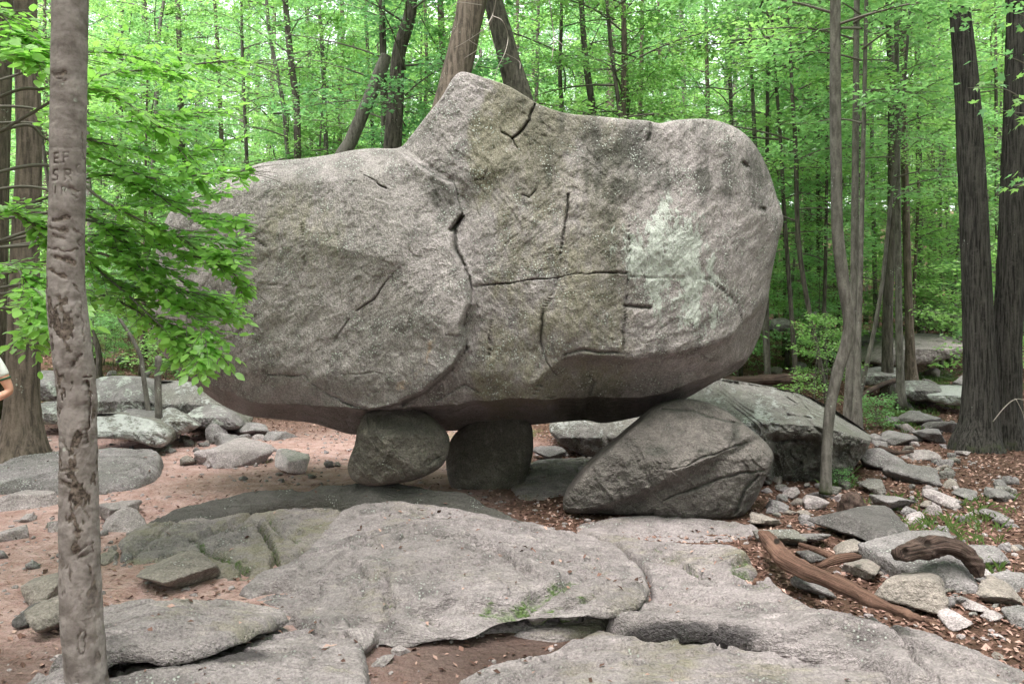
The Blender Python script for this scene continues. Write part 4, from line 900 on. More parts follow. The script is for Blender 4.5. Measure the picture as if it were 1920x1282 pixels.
for k, (box, mt, lab, kw) in enumerate(TR):
    if box[0] > 1480 and (box[2] - box[0]) < 120: c_ = ((box[0] + box[2]) / 2, (box[1] + box[3]) / 2); box = (c_[0] + (box[0] - c_[0]) * .85, box[1] + 2, c_[0] + (box[2] - c_[0]) * .85, box[3])
    stone_px('stone', box, 200 + k, M[mt], lab, 'stone', None, **kw)

# ------------------------------------------------------------------ scattered smaller stones: individuals that share meshes
rs = np.random.RandomState(5)
lib = [stone_mesh('stone', 900 + k, M[['stone', 'stone_pale', 'stone', 'stone_tan', 'stone_lichen', 'stone'][k % 6]], 3, sharp=14) for k in range(12)]
def blocked(u, v):
    return False
cnt = 0
zones = [  # u range, v range, count, size range px, label, group
 ((1440, 1910), (905, 1010), 110, (10, 34), 'small ADJ stone half sunk in leaf litter near the curved tree', 'small stones in the leaf litter'),
 ((1640, 1915), (1010, 1160), 60, (10, 34), 'small ADJ stone in the leaf litter around the two logs', 'small stones around the logs'),
 ((1640, 1800), (760, 900), 44, (10, 36), 'worn ADJ stone showing in the leafy path below the twin trunks', 'stones in the leafy path'),
 ((200, 640), (815, 905), 46, (8, 34), 'small ADJ stone sunk in the red dirt path', 'small stones in the dirt path'),
 ((0, 250), (925, 1090), 24, (8, 34), 'small ADJ stone on the trodden dirt by the carved tree', 'small stones by the carved tree'),
 ((1000, 1130), (815, 860), 10, (8, 24), 'little ADJ stone glimpsed through the gap under the boulder', 'stones behind the gap'),
 ((1440, 1800), (620, 740), 30, (10, 36), 'weathered ADJ rock on the far wooded slope', 'rocks on the far slope'),
 ((60, 300), (660, 720), 12, (12, 40), 'weathered ADJ rock in the brush behind the left-hand rock pile', 'rocks in the brush')]
for (ua, ub), (va, vb), n, (sa, sb), lab, grp in zones:
    for k in range(n):
        u, v = rs.uniform(ua, ub), rs.uniform(va, vb)
        x, y, z = ground_hit(u, v)
        w = rs.uniform(sa, sb) ** 1.0 / F * y * (0.6 + 0.6 * rs.rand())
        li = rs.randint(len(lib)); o = link('stone', lib[li]); lk = ['grey', 'pale', 'grey', 'tan', 'lichen-speckled', 'grey'][li % 6]
        h = w * rs.uniform(0.45, 0.85)
        o.scale = (w, w * rs.uniform(0.6, 1.0), h); o.location = (x, y + w * 0.4, z - h * 0.3)
        o.rotation_euler = (rs.uniform(-.3, .3), rs.uniform(-.3, .3), rs.uniform(0, 6.28))
        tag(o, lab.replace('ADJ', lk), 'stone', lk + ' ' + grp)

# ------------------------------------------------------------------ pebbles and leaf litter: nobody could count them
def scatter_stuff():
    rs = np.random.RandomState(8)
    D, T = ico(1)
    n = 5200
    x = rs.uniform(-6.5, 5.5, n); y = 3.0 + 9 * rs.rand(n) ** 0.9
    s = 0.006 + 0.022 * rs.rand(n) ** 3
    keep = (np.abs(x) < 0.75 * y + 0.3); x, y, s = x[keep], y[keep], s[keep]; n = len(x)
    z = G(x, y)
    V = D[None] * s[:, None, None] * rs.uniform(0.6, 1.3, (n, 1, 3)) * np.array([1, 1, 0.6]) * (1 + 0.25 * rs.uniform(-1, 1, (n, len(D), 1)))
    V = V + np.stack([x, y, z + s * 0.15], -1)[:, None]
    TT = (T[None] + (np.arange(n) * len(D))[:, None, None]).reshape(-1, 3)
    tag(link('gravel', mesh_np('gravel', V.reshape(-1, 3), TT, M['stone_pale'], False)), 'tiny pale pebbles strewn over the red dirt path', 'gravel', kind='stuff')
    # litter
    n = 120000
    y = 3.0 + 27 * rs.rand(n) ** 1.35; x = rs.uniform(-0.78, 0.78, n) * y
    nz = fbm(np.stack([x, y, 0 * x], -1) * 0.9, 3, 0.55, 9)
    wx = x + nz * 0.7
    path = sstep(0.6, -0.6, wx) * sstep(13.5, 10.0, y + nz)
    pk = np.exp(-(((x + 0.1) / 0.9) ** 2 + ((y - 4.0) / 0.8) ** 2)); keep = rs.rand(n) > np.clip(path * 1.0 + pk, 0, 0.88)
    x, y = x[keep], y[keep]; z = G(x, y) + 0.006
    sp = np.vstack(SLAB_PTS); q = rs.randint(0, len(sp), 520); sp = sp[q]; sp = sp[(fbm(sp * np.array([1.5, 1.5, 0]), 3, 0.5, 66) > 0.02) | (rs.rand(len(sp)) < 0.12)]
    x, y, z = np.append(x, sp[:, 0]), np.append(y, sp[:, 1]), np.append(z, sp[:, 2] + 0.008); n = len(x)
    s = rs.uniform(0.008, 0.020, n) * (1 + 0.045 * y)
    a = rs.uniform(0, 6.28, n); tl = rs.normal(0, 0.35, (n, 2))
    d1 = np.stack([np.cos(a), np.sin(a), tl[:, 0]], -1) * s[:, None]; d2 = np.stack([-np.sin(a), np.cos(a), tl[:, 1]], -1) * (s * rs.uniform(0.35, 0.7, n))[:, None]
    c = np.stack([x, y, z], -1); up = np.array([0, 0, 1.0]) * (s * rs.uniform(0.05, 0.5, n))[:, None]
    V = np.stack([c - d1, c + d2 + up, c + d1 + up * 0.4, c - d2 + up], 1)
    b = np.arange(n)[:, None] * 4
    T = np.vstack([b + np.array([0, 1, 2]), b + np.array([0, 2, 3])])
    tag(link('leaf_litter', mesh_np('leaf_litter', V.reshape(-1, 3), T, M['litter'], False)), 'curled brown leaf litter covering the forest floor', 'leaf litter', kind='stuff')
    # grass tufts
    pts = []
    for cu, cv, su, sv, n in [(1700, 945, 40, 6, 12), (1760, 985, 60, 12, 26), (1840, 1000, 50, 25, 14), (1830, 960, 40, 15, 12), (1740, 712, 50, 8, 260), (1690, 800, 30, 8, 60), (1855, 1070, 15, 8, 12), (1480, 690, 60, 20, 260), (1570, 905, 20, 6, 20), (1690, 775, 30, 10, 140), (200, 690, 80, 12, 120), (360, 690, 40, 10, 60)]:
        for k in range(n):
            g = ground_hit(cu + rs.normal() * su, max(cv + rs.normal() * sv, 640)); pts.append(g)
    V = []; T = []; m = 0
    for (x, y, z) in pts:
        for k in range(7):
            a = rs.uniform(0, 6.28); h = rs.uniform(0.03, 0.09); wv = 0.0016 + 0.0004 * y
            bx, by = x + rs.normal() * 0.03, y + rs.normal() * 0.03; dx, dy = math.cos(a), math.sin(a); ln = rs.uniform(0.02, 0.09)
            V += [(bx - dy * wv, by + dx * wv, z), (bx + dy * wv, by - dx * wv, z), (bx + dx * ln * 0.4, by + dy * ln * 0.4, z + h * 0.7), (bx + dx * ln, by + dy * ln, z + h)]
            T += [(m, m + 1, m + 2), (m, m + 2, m + 3), (m + 1, m + 3, m + 2)]; m += 4
    tag(link('grass', mesh_np('grass', np.array(V), np.array(T), M['grass'], False)), 'sparse tufts of pale green grass among the stones', 'grass', kind='stuff')
scatter_stuff()

# ------------------------------------------------------------------ logs
def log_px(name, pts, label, mat, cat='log', nseg=20, per=10, bump=0.18, holes=(), seed=1, group=None, zlift=0.0):
    """pts: (u, v, distance, or height if under 1, width px)"""
    pts = [(u, v, (EYE - q) * F / (v - HV) if q < 1 else q, w) for u, v, q, w in pts]
    P = np.array([list(PX(u, v, y)) + [w / 2 / F * y] for u, v, y, w in pts]); S = smooth_open(P, per)
    AX = S[-1, :3] - S[0, :3]; AX = AX / np.linalg.norm(AX)
    def disp(V, D):
        q = V - np.outer(V @ AX, AX) * 0.85
        return S[:, 3].mean() * (bump * 1.3 * fbm(q * 14.0, 3, 0.6, seed, True) + bump * fbm(V * 6.0, 3, 0.6, seed + 1) - 0.22 * np.abs(D[:, 2]) ** 3)
    V, Q = tube(S[:, :3], S[:, 3], nseg, disp)
    n = len(S); al = np.repeat(np.cumsum(np.append(0, np.linalg.norm(np.diff(S[:, :3], axis=0), axis=1))), nseg); al = np.append(al, [0, al[-1]])
    ang = np.tile(np.linspace(0, 2 * np.pi, nseg, endpoint=False), n); ang = np.append(ang, [0, 0])
    sc = np.zeros(len(V))
    uu = 960 + F * V[:, 0] / V[:, 1]; vv = HV + F * (EYE - V[:, 2]) / V[:, 1]
    for hu, hv, hr in holes:
        g = np.exp(-(((uu - hu) ** 2 + (vv - hv) ** 2) / hr ** 2)); sc = np.maximum(sc, g)
    V = V + np.stack([0 * sc, 0.03 * sc, -0.01 * sc], -1)
    me = mesh_np(name, V, clean_quads(Q), mat, True, {'along': al, 'ax': 0.35 * np.cos(ang), 'az': 0.35 * np.sin(ang), 'scar': sc})
    o = link(name, me); base = V.mean(0); base[2] = V[:, 2].min(); recenter(o, tuple(float(q) for q in base))
    return tag(o, label, cat, group) if label else o
lg = log_px('fallen_log', [(1432, 1003, .14, 21.2), (1448, 1020, .14, 28.7), (1475, 1050, .14, 32.5), (1510, 1070, .14, 29.9), (1560, 1090, .15, 27.4), (1620, 1118, .15, 25.0), (1680, 1145, .14, 18.7), (1718, 1158, .13, 10.0), (1742, 1164, .12, 3.8)],
            'long bleached red-brown log tapering to a splintered tip on the bedrock ridge', M['wood'], holes=[(1458, 1014, 7)], seed=3, nseg=30, per=18, bump=0.32)
log_px('driftwood_stick', [(1500, 1020, .10, 9), (1530, 1030, .10, 12), (1565, 1045, .10, 14)], 'thin brown stick lying behind the bleached log', M['wood'], 'stick', 10, 6, 0.2, seed=5)
log_px('driftwood_stick', [(1535, 1062, .1, 10), (1565, 1050, .12, 18), (1595, 1044, .12, 16), (1612, 1043, .1, 8)], 'short curved driftwood piece under the thin brown stick', M['wood'], 'stick', 12, 6, 0.2, seed=6)
g = log_px('fallen_log', [(1682, 1042, .22, 18), (1700, 1036, .23, 26), (1730, 1030, .23, 30), (1765, 1026, .22, 34), (1800, 1036, .18, 32), (1825, 1056, .12, 26), (1838, 1080, .05, 18)], 'short gnarled rotten log arching over the green-grey boulder', M['wood_dark'], seed=7, nseg=26, per=14, bump=0.6, holes=[(1700, 1034, 8), (1742, 1018, 9)])
log_px('fallen_log', [(1670, 890, 8.3, 7), (1660, 918, 8.0, 9), (1630, 922, 7.8, 8)], 'small reddish branch piece beside the white-patched stone', M['wood'], 'stick', 8, 6, 0.3, seed=8)
log_px('fallen_log', [(1885, 905, 8.6, 6), (1910, 900, 8.7, 9), (1950, 896, 8.8, 10)], 'dark stick on the leafy path', M['wood_dark'], 'stick', 8, 6, 0.3, seed=9)
log_px('fallen_log', [(1330, 716, 14.5, 20), (1440, 712, 14.8, 20), (1500, 708, 15, 18), (1530, 706, 15.1, 12)], 'dark fallen trunk lying behind the big lichened boulder', M['wood_dark'], seed=10, bump=0.25)
log_px('fallen_log', [(1690, 616, 25, 10), (1740, 612, 25.2, 16), (1800, 605, 25.5, 18), (1860, 600, 26, 18)], 'dark fallen trunk across the slope above the smooth pale boulder', M['wood_dark'], seed=11, bump=0.3)
log_px('fallen_log', [(1705, 600, 25, 6), (1720, 612, 24.8, 9), (1725, 622, 24.6, 9)], 'broken dark limb sticking up by the fallen trunk on the slope', M['wood_dark'], 'branch', 10, 6, 0.3, seed=12)
log_px('fallen_log', [(1600, 750, 12.4, 7), (1650, 722, 13.6, 9), (1680, 712, 14.5, 8)], 'grey branch on the ground between the slim trunks', M['wood_dark'], 'branch', 8, 6, 0.3, seed=13)
log_px('fallen_log', [(1650, 838, 9.2, 7), (1680, 848, 8.9, 8), (1712, 846, 8.9, 6)], 'thin root-like branch crossing the leafy path', M['wood_dark'], 'branch', 8, 6, 0.3, seed=14)
# rotten stump
def stump():
    x, y, z = ground_hit(1606, 972)
    D, T = ico(4); n = fbm(D * 2.2, 4, 0.6, 3); n2 = fbm(D * np.array([7, 7, 2.0]), 3, 0.6, 4)
    V = D * (1 + 0.35 * n + 0.2 * n2)[:, None] * np.array([0.10, 0.10, 0.12]); V[:, 2] += 0.07
    o = link('rotten_stump', mesh_np('rotten_stump', V, T, M['wood_dark'], True, {'along': V[:, 2], 'ax': V[:, 0], 'az': V[:, 1], 'scar': np.clip(-n * 1.5, 0, 1)}))
    o.location = (x, y + 0.1, z); tag(o, 'crumbling dark rotten stump among the grey stones', 'stump')
stump()

# ------------------------------------------------------------------ foliage builders
def leaf_quads(P, axis, nrm, size, wid=0.3, fold=0.12, shape='diamond'):
    """P (N,3), axis/nrm (N,3), size (N,) -> V, T"""
    axis = axis / (np.linalg.norm(axis, axis=1)[:, None] + 1e-9)
    side = np.cross(nrm, axis); side /= np.linalg.norm(side, axis=1)[:, None] + 1e-9
    n2 = np.cross(axis, side); s = size[:, None]
    if shape == 'diamond':
        V = np.stack([P, P + axis * s * 0.45 + side * s * wid + n2 * s * fold, P + axis * s - n2 * s * fold * 0.6, P + axis * s * 0.45 - side * s * wid + n2 * s * fold], 1)
        tr = np.array([[0, 1, 2], [0, 2, 3]])
    else:
        pr = [(0.0, 0.0, 0.0), (0.22, 0.75, 0.5), (0.5, 1.0, 0.8), (0.78, 0.62, 0.2), (1.0, 0.0, -0.9), (0.78, -0.62, 0.2), (0.5, -1.0, 0.8), (0.22, -0.75, 0.5)]
        V = np.stack([P + axis * s * a + side * s * wid * b + n2 * s * fold * c for a, b, c in pr] + [P + axis * s * 0.5], 1)
        tr = np.array([[8, k, (k + 1) % 8] for k in range(8)])[:, [0, 2, 1]]
    k = V.shape[1]
    T = (tr[None] + (np.arange(len(P)) * k)[:, None, None]).reshape(-1, 3)
    return V.reshape(-1, 3), T

def make_crown(seed, H, z0, R, nb, nt, nl, size, mat, bmat, flat=0.5, prof=lambda t: (1 - t) ** 0.5 * (0.55 + 0.45 * np.minimum(1, t * 4)), shape='diamond', rise=(0.05, 0.5), name='crown', top=0.02):
    """branches that leave a vertical stem and carry flat sprays of leaves"""
    rs = np.random.RandomState(seed); bag = Bag(); LP, LA, LN = [], [], []
    for b in range(nb):
        t = (b + rs.rand()) / nb; h = z0 + (H - z0) * t * 0.97
        L = R * float(prof(t)) * rs.uniform(0.55, 1.1); az = b * 2.4 + rs.uniform(-0.6, 0.6)
        el = rs.uniform(*rise) + 0.5 * t
        d = np.array([math.cos(az), math.sin(az), 0.0]); pp = np.array([-d[1], d[0], 0])
        k = np.linspace(0, 1, 6); bend = rs.uniform(-0.25, 0.25)
        P = np.array([0, 0, h]) + d * (L * k)[:, None] + pp * (L * bend * k ** 2)[:, None] + np.array([0, 0, 1.0]) * (L * (el * k - 0.25 * k ** 2))[:, None]
        r0 = 0.007 + 0.007 * L
        V, Q = tube(P, r0 * (1 - 0.85 * k), 4, cap=False); bag.add(V, Q)
        for q in range(nt):
            kk = rs.uniform(0.25, 1.0); p = np.array([np.interp(kk, k, P[:, c]) for c in range(3)])
            sgn = 1 if q % 2 else -1; a2 = az + sgn * rs.uniform(0.3, 1.2); TL = L * rs.uniform(0.2, 0.42) * (1.15 - 0.5 * kk) + 0.15
            dd = np.array([math.cos(a2), math.sin(a2), rs.uniform(-0.15, 0.25)])
            V, Q = tube(np.array([p, p + dd * TL * 0.5, p + dd * TL]), np.array([r0 * 0.3, r0 * 0.2, 0.002]), 3, cap=False); bag.add(V, Q)
            m = rs.poisson(nl) + 1; f = rs.rand(m) ** 0.8
            lp = p + dd * (TL * f)[:, None]; sd = np.array([-dd[1], dd[0], 0])
            off = rs.normal(0, 1, m) * (0.10 + 0.16 * TL)
            lp = lp + sd * off[:, None] + np.stack([rs.normal(0, 0.05, m), rs.normal(0, 0.05, m), rs.normal(0, 0.045 + 0.03 * TL, m) - 0.02], -1)
            LP.append(lp); LA.append(dd + sd * np.sign(off)[:, None] * rs.uniform(0.3, 1.3, (m, 1)) + rs.normal(0, 0.35, (m, 3)) + np.array([0, 0, -0.15]))
            LN.append(np.array([0, 0, 1.0]) + rs.normal(0, flat, (m, 3)))
    LP, LA, LN = np.vstack(LP), np.vstack(LA), np.vstack(LN)
    V, T = leaf_quads(LP, LA, LN, size * rs.uniform(0.65, 1.25, len(LP)), 0.32, 0.10, shape)
    return mesh_np(name, V, T, mat, False), bag.mesh('branches', bmat), len(LP)

def trunk_path(H, lean=0.03, seed=0, n=12):
    rs = np.random.RandomState(seed); z = np.linspace(0, H, n); a = rs.uniform(0, 6.28)
    x = lean * z * math.cos(a) + 0.02 * H * np.sin(z / H * rs.uniform(2, 5) + rs.uniform(0, 6)) * z / H; y = lean * z * math.sin(a) + 0.02 * H * np.sin(z / H * rs.uniform(2, 5)) * z / H
    return np.stack([x, y, z], -1)

def trunk_mesh(name, P, R, mat, nseg=10, flare=0.5, seed=0, bump=0.06):
    P = np.array(P); R = np.array(R, float)
    zz = P[:, 2] - P[0, 2]
    R = R * (1 + flare * np.exp(-zz / (R[0] * 2.2 + 0.02)))
    def disp(V, D): return R.mean() * bump * fbm(V * np.array([6, 6, 1.5]), 3, 0.6, seed)
    V, Q = tube(P, R, nseg, disp)
    moss = np.exp(-(V[:, 2] - P[0, 2]) / 0.25) * 0.8
    return mesh_np(name, V, clean_quads(Q), mat, True, {'moss': moss})

# crown kinds (shared by the copies)
CR = {}
CR['tall1'] = make_crown(1, 15, 2.2, 3.3, 64, 9, 30, 0.10, M['leaf_a'], M['twig'])
CR['tall2'] = make_crown(2, 16, 3.0, 3.0, 60, 9, 30, 0.098, M['leaf_b'], M['twig'])
CR['tall3'] = make_crown(3, 17, 4.5, 3.6, 58, 9, 30, 0.105, M['leaf_c'], M['twig'])
CR['slim1'] = make_crown(4, 9, 1.3, 1.9, 34, 7, 20, 0.09, M['leaf_b'], M['twig'], flat=0.35)
CR['slim2'] = make_crown(5, 7, 1.0, 1.8, 28, 7, 20, 0.088, M['leaf_a'], M['twig'], flat=0.35)
CR['sap1'] = make_crown(6, 3.6, 0.7, 1.25, 20, 6, 15, 0.095, M['leaf_a'], M['twig'], flat=0.35)
CR['sap2'] = make_crown(7, 3.0, 0.6, 1.3, 18, 6, 15, 0.09, M['leaf_b'], M['twig'], flat=0.3)
CR['shrub'] = make_crown(8, 0.75, 0.08, 0.45, 22, 4, 9, 0.065, M['leaf_a'], M['twig'], flat=0.6, rise=(0.4, 1.2))
CR['airy1'] = make_crown(11, 14, 1.8, 2.7, 38, 7, 22, 0.088, M['leaf_b'], M['twig'], flat=0.35)
CR['airy2'] = make_crown(12, 14, 2.6, 2.9, 36, 7, 22, 0.092, M['leaf_a'], M['twig'], flat=0.35)
CR['high1'] = make_crown(9, 21, 9.5, 4.5, 50, 9, 30, 0.11, M['leaf_c'], M['twig'])
print('leaves per crown', {k: v[2] for k, v in CR.items()})

LBL = {'tall': ('leafy forest tree with a straight thin trunk in the wood behind the boulder', 'trees of the wood behind the boulder'),
       'slim': ('slender young tree with flat sprays of bright leaves in the wood', 'young trees in the wood'),
       'sap': ('knee- to head-high sapling with light green leaves on the wooded slope', 'saplings on the wooded slope')}
TRK = {}
def std_trunk(kind, H, r, seed):
    key = (kind, seed)
    if key not in TRK:
        P = trunk_path(H, 0.0, seed); k = P[:, 2] / H
        TRK[key] = trunk_mesh('trunk', P, r * (1 - 0.8 * k), M[['greyb', 'brown', 'darkb'][seed % 3]], 9, 0.45, seed)
    return TRK[key]
def tree(kind, x, y, rz, sc, seed, label=None, group=None, tilt=0.0):
    z = float(G(np.array([x]), np.array([y]))[0])
    fam = 'tall' if kind[:4] in ('tall', 'high') else ('slim' if kind[:4] == 'slim' else 'sap')
    e = empty({'tall': 'forest_tree', 'slim': 'young_tree', 'sap': 'sapling'}[fam], (x, y, z - 0.03), rz, sc)
    e.rotation_euler = (math.sin(rz) * tilt, math.cos(rz) * tilt, rz)
    lm, bm, _ = CR[kind]
    H = {'tall1': 15, 'tall2': 16, 'tall3': 17, 'slim1': 9, 'slim2': 7, 'sap1': 3.6, 'sap2': 3.0, 'high1': 21}[kind]
    r = {'tall': 0.12, 'slim': 0.05, 'sap': 0.018}[fam] * (2.0 if kind == 'high1' else 1)
    link('trunk', std_trunk(kind, H, r, seed % 3), e); tag(link('branches', bm, e), kind='stuff')
    tag(link('crown', lm, e), kind='stuff')
    bk = ['grey', 'brown', 'dark'][seed % 3]; lf = {'a': 'mid-green', 'b': 'yellow-green', 'c': 'deep green'}[lm.materials[0].name[0].replace('m', 'a').replace('o', 'c')]
    L_ = {'tall': 'leafy forest tree with straight %s trunk and %s leaves in the wood' % (bk, lf), 'slim': 'slender %s-stemmed young tree with flat sprays of %s leaves' % (bk, lf), 'sap': 'low %s-stemmed sapling with %s leaves on the wooded slope' % (bk, lf)}[fam]
    tag(e, label or L_, 'tree' if fam != 'sap' else 'sapling', group or '%s %s %s' % (bk, lf, LBL[fam][1]))
    return e

# ------------------------------------------------------------------ traced trees
def px_tree(name, pts, y, label, bark, crown=None, csc=1.0, cz=0.0, Htop=15.0, nseg=12, per=6, flare=0.5, cat='tree', group=None, lean_y=0.0, bump=0.06, seed=1, extend=True, crot=0.0, base=None):
    """pts (u, v, width px) from top to bottom of the trunk as the photo shows it, standing at distance y"""
    pts = sorted(pts, key=lambda p: -p[1])          # bottom first
    W = [list(PX(u, v, y)) + [w / 2 / F * y] for u, v, w in pts]
    x0, z0 = W[0][0], W[0][2]; zg = float(G(np.array([x0]), np.array([y]))[0]) - 0.04
    if base is None:
        if z0 > zg + 0.1:
            sl = (W[0][0] - W[1][0]) / (W[0][2] - W[1][2] + 1e-6) if len(W) > 1 else 0
            W.insert(0, [x0 + np.clip(sl, -0.25, 0.25) * (zg - z0), y, zg, W[0][3] * 1.15])
    if extend and W[-1][2] < Htop:
        sl = (W[-1][0] - W[-2][0]) / (W[-1][2] - W[-2][2] + 1e-6); sl = float(np.clip(sl, -0.3, 0.3)); zt = W[-1][2]
        for f in (0.35, 0.7, 1.0):
            W.append([W[-1][0] + sl * 0.6 * (Htop - zt) * 0.33, y, zt + f * (Htop - zt), W[-1][3] * (0.8 if f < 1 else 0.3)])
    S = smooth_open(W, per); b0 = (float(S[0, 0]), float(y), float(S[0, 2]))
    e = empty(name, b0)
    P = S[:, :3] - np.array(b0)
    link('trunk', trunk_mesh('trunk', P, S[:, 3], M[bark], nseg, flare, seed, bump), e)
    if crown:
        lm, bm, _ = CR[crown]
        for nm, me in (('branches', bm), ('crown', lm)):
            o = link(nm, me, e); o.location = (0, 0, cz); o.scale = (csc,) * 3; o.rotation_euler = (0, 0, crot)
            tag(o, kind='stuff')
            # follow the trunk sideways
            kmid = int(len(P) * 0.6); o.location = (float(P[kmid, 0]) * 0.8, 0, cz)
    tag(e, label, cat, group)
    return e

# left tree with mossy foot, behind the carved one
px_tree('oak_tree', [(48, -40, 38.6), (49, 60, 40.3), (55, 250, 42.0), (48, 450, 47.0), (44, 620, 52.1), (42, 740, 55.4), (42, 815, 67.2), (40, 862, 94.1)], 9.2, 'grey-brown rough tree with a mossy flared foot behind the walker', 'brown', 'high1', 0.8, 0.0, nseg=28, per=10, flare=0.25, seed=3, bump=0.12)
# leaning trunks behind the boulder
px_tree('leaning_tree', [(893, -60, 52), (880, 30, 52), (862, 110, 54), (835, 220, 60), (800, 340, 64)], 12.5, 'thick pale-barked trunk leaning up from behind the boulder peak', 'brown', 'high1', 0.9, 0.0, nseg=26, per=10, flare=0.3, seed=5, bump=0.12)
px_tree('leaning_tree', [(915, -60, 30), (930, 20, 36), (948, 90, 40), (965, 150, 46), (985, 230, 50)], 14.0, 'dark trunk leaning the other way beside the thick pale one', 'darkb', 'high1', 0.8, 0.0, nseg=22, per=8, flare=0.3, seed=6, bump=0.15, crot=2)
px_tree('broken_snag', [(724, 104, 20), (715, 130, 24), (690, 190, 24), (660, 260, 24), (620, 350, 26)], 15.0, 'pale broken dead snag leaning at the upper edge of the boulder', 'greyb', None, extend=False, nseg=16, per=8, seed=7, bump=0.15)
px_tree('forked_tree', [(775, -50, 18), (768, 30, 24), (748, 100, 26), (742, 190, 30), (735, 290, 34)], 15.5, 'dark forked trunk just behind the boulder shoulder', 'darkb', 'tall3', 0.95, 0.5, nseg=18, per=8, seed=8, bump=0.12)
# the curved tree and the twin-trunk tree on the right side
px_tree('curved_tree', [(1566, -60, 18.4), (1566, 60, 19.6), (1566, 200, 20.8), (1568, 330, 20.8), (1570, 430, 21.4), (1580, 520, 22.1), (1592, 600, 22.1), (1588, 640, 22.1), (1570, 700, 20.8), (1556, 770, 19.6), (1550, 850, 19.0), (1548, 925, 20.8)], 7.35, 'smooth grey sinuous tree with a bent stem before the lichened boulder', 'greyb', 'tall1', 0.75, 2.6, nseg=20, per=12, flare=0.2, seed=9, bump=0.08, Htop=11)
tw = empty('twin_trunk_tree', PX(1842, 832, 10.1))
def twin():
    b0 = np.array(PX(1842, 832, 10.1)); 
    for k, (pts, yy) in enumerate([([(1790, -80, 31.9), (1797, 0, 33.6), (1812, 150, 38.6), (1822, 330, 45.4), (1832, 550, 50.4), (1838, 700, 55.4), (1836, 790, 65.5), (1832, 832, 87.4), (1832, 850, 100.8)], 10.1), ([(1912, -80, 33.6), (1908, 0, 35.3), (1906, 200, 40.3), (1897, 450, 45.4), (1889, 650, 48.7), (1886, 780, 53.8), (1890, 832, 72.2), (1892, 850, 84.0)], 10.3)]):
        W = np.array([list(PX(u, v, yy)) + [w / 2 / F * yy] for u, v, w in pts])[::-1]
        t = W[-1].copy(); t[2] += 7; t[0] += -0.6 if k == 0 else 0.6; t[3] *= 0.5; W = np.vstack([W, t])
        S = smooth_open(W, 24)
        P = S[:, :3] - b0
        def disp(V, D):
            a = np.arctan2(D[:, 1], D[:, 0]); q = np.stack([np.cos(a) * 3.2, np.sin(a) * 3.2, V[:, 2] * 1.1], -1)
            lob = 0.05 * np.cos(5 * a + k) * np.exp(-np.clip(V[:, 2], 0, None) / 0.25)
            return 0.012 * fbm(q * 2.2, 3, 0.6, 5 + k, True) + 0.012 * fbm(q * 0.8, 2, 0.5, 8) + S[0, 3] * lob
        V, Q = tube(P, S[:, 3], 90, disp)
        moss = np.exp(-np.clip(V[:, 2], 0, None) / 0.2) * 0.5
        link('trunk', mesh_np('trunk', V, clean_quads(Q), M['oak'], True, {'moss': moss}), tw)
    lm, bm, _ = CR['high1']
    o = link('branches', bm, tw); o.scale = (0.9,) * 3; tag(o, kind='stuff'); o = link('crown', lm, tw); o.scale = (0.9,) * 3; tag(o, kind='stuff')
    tag(tw, 'twin-trunk dark oak with deeply furrowed bark and mossy foot', 'tree')
twin()

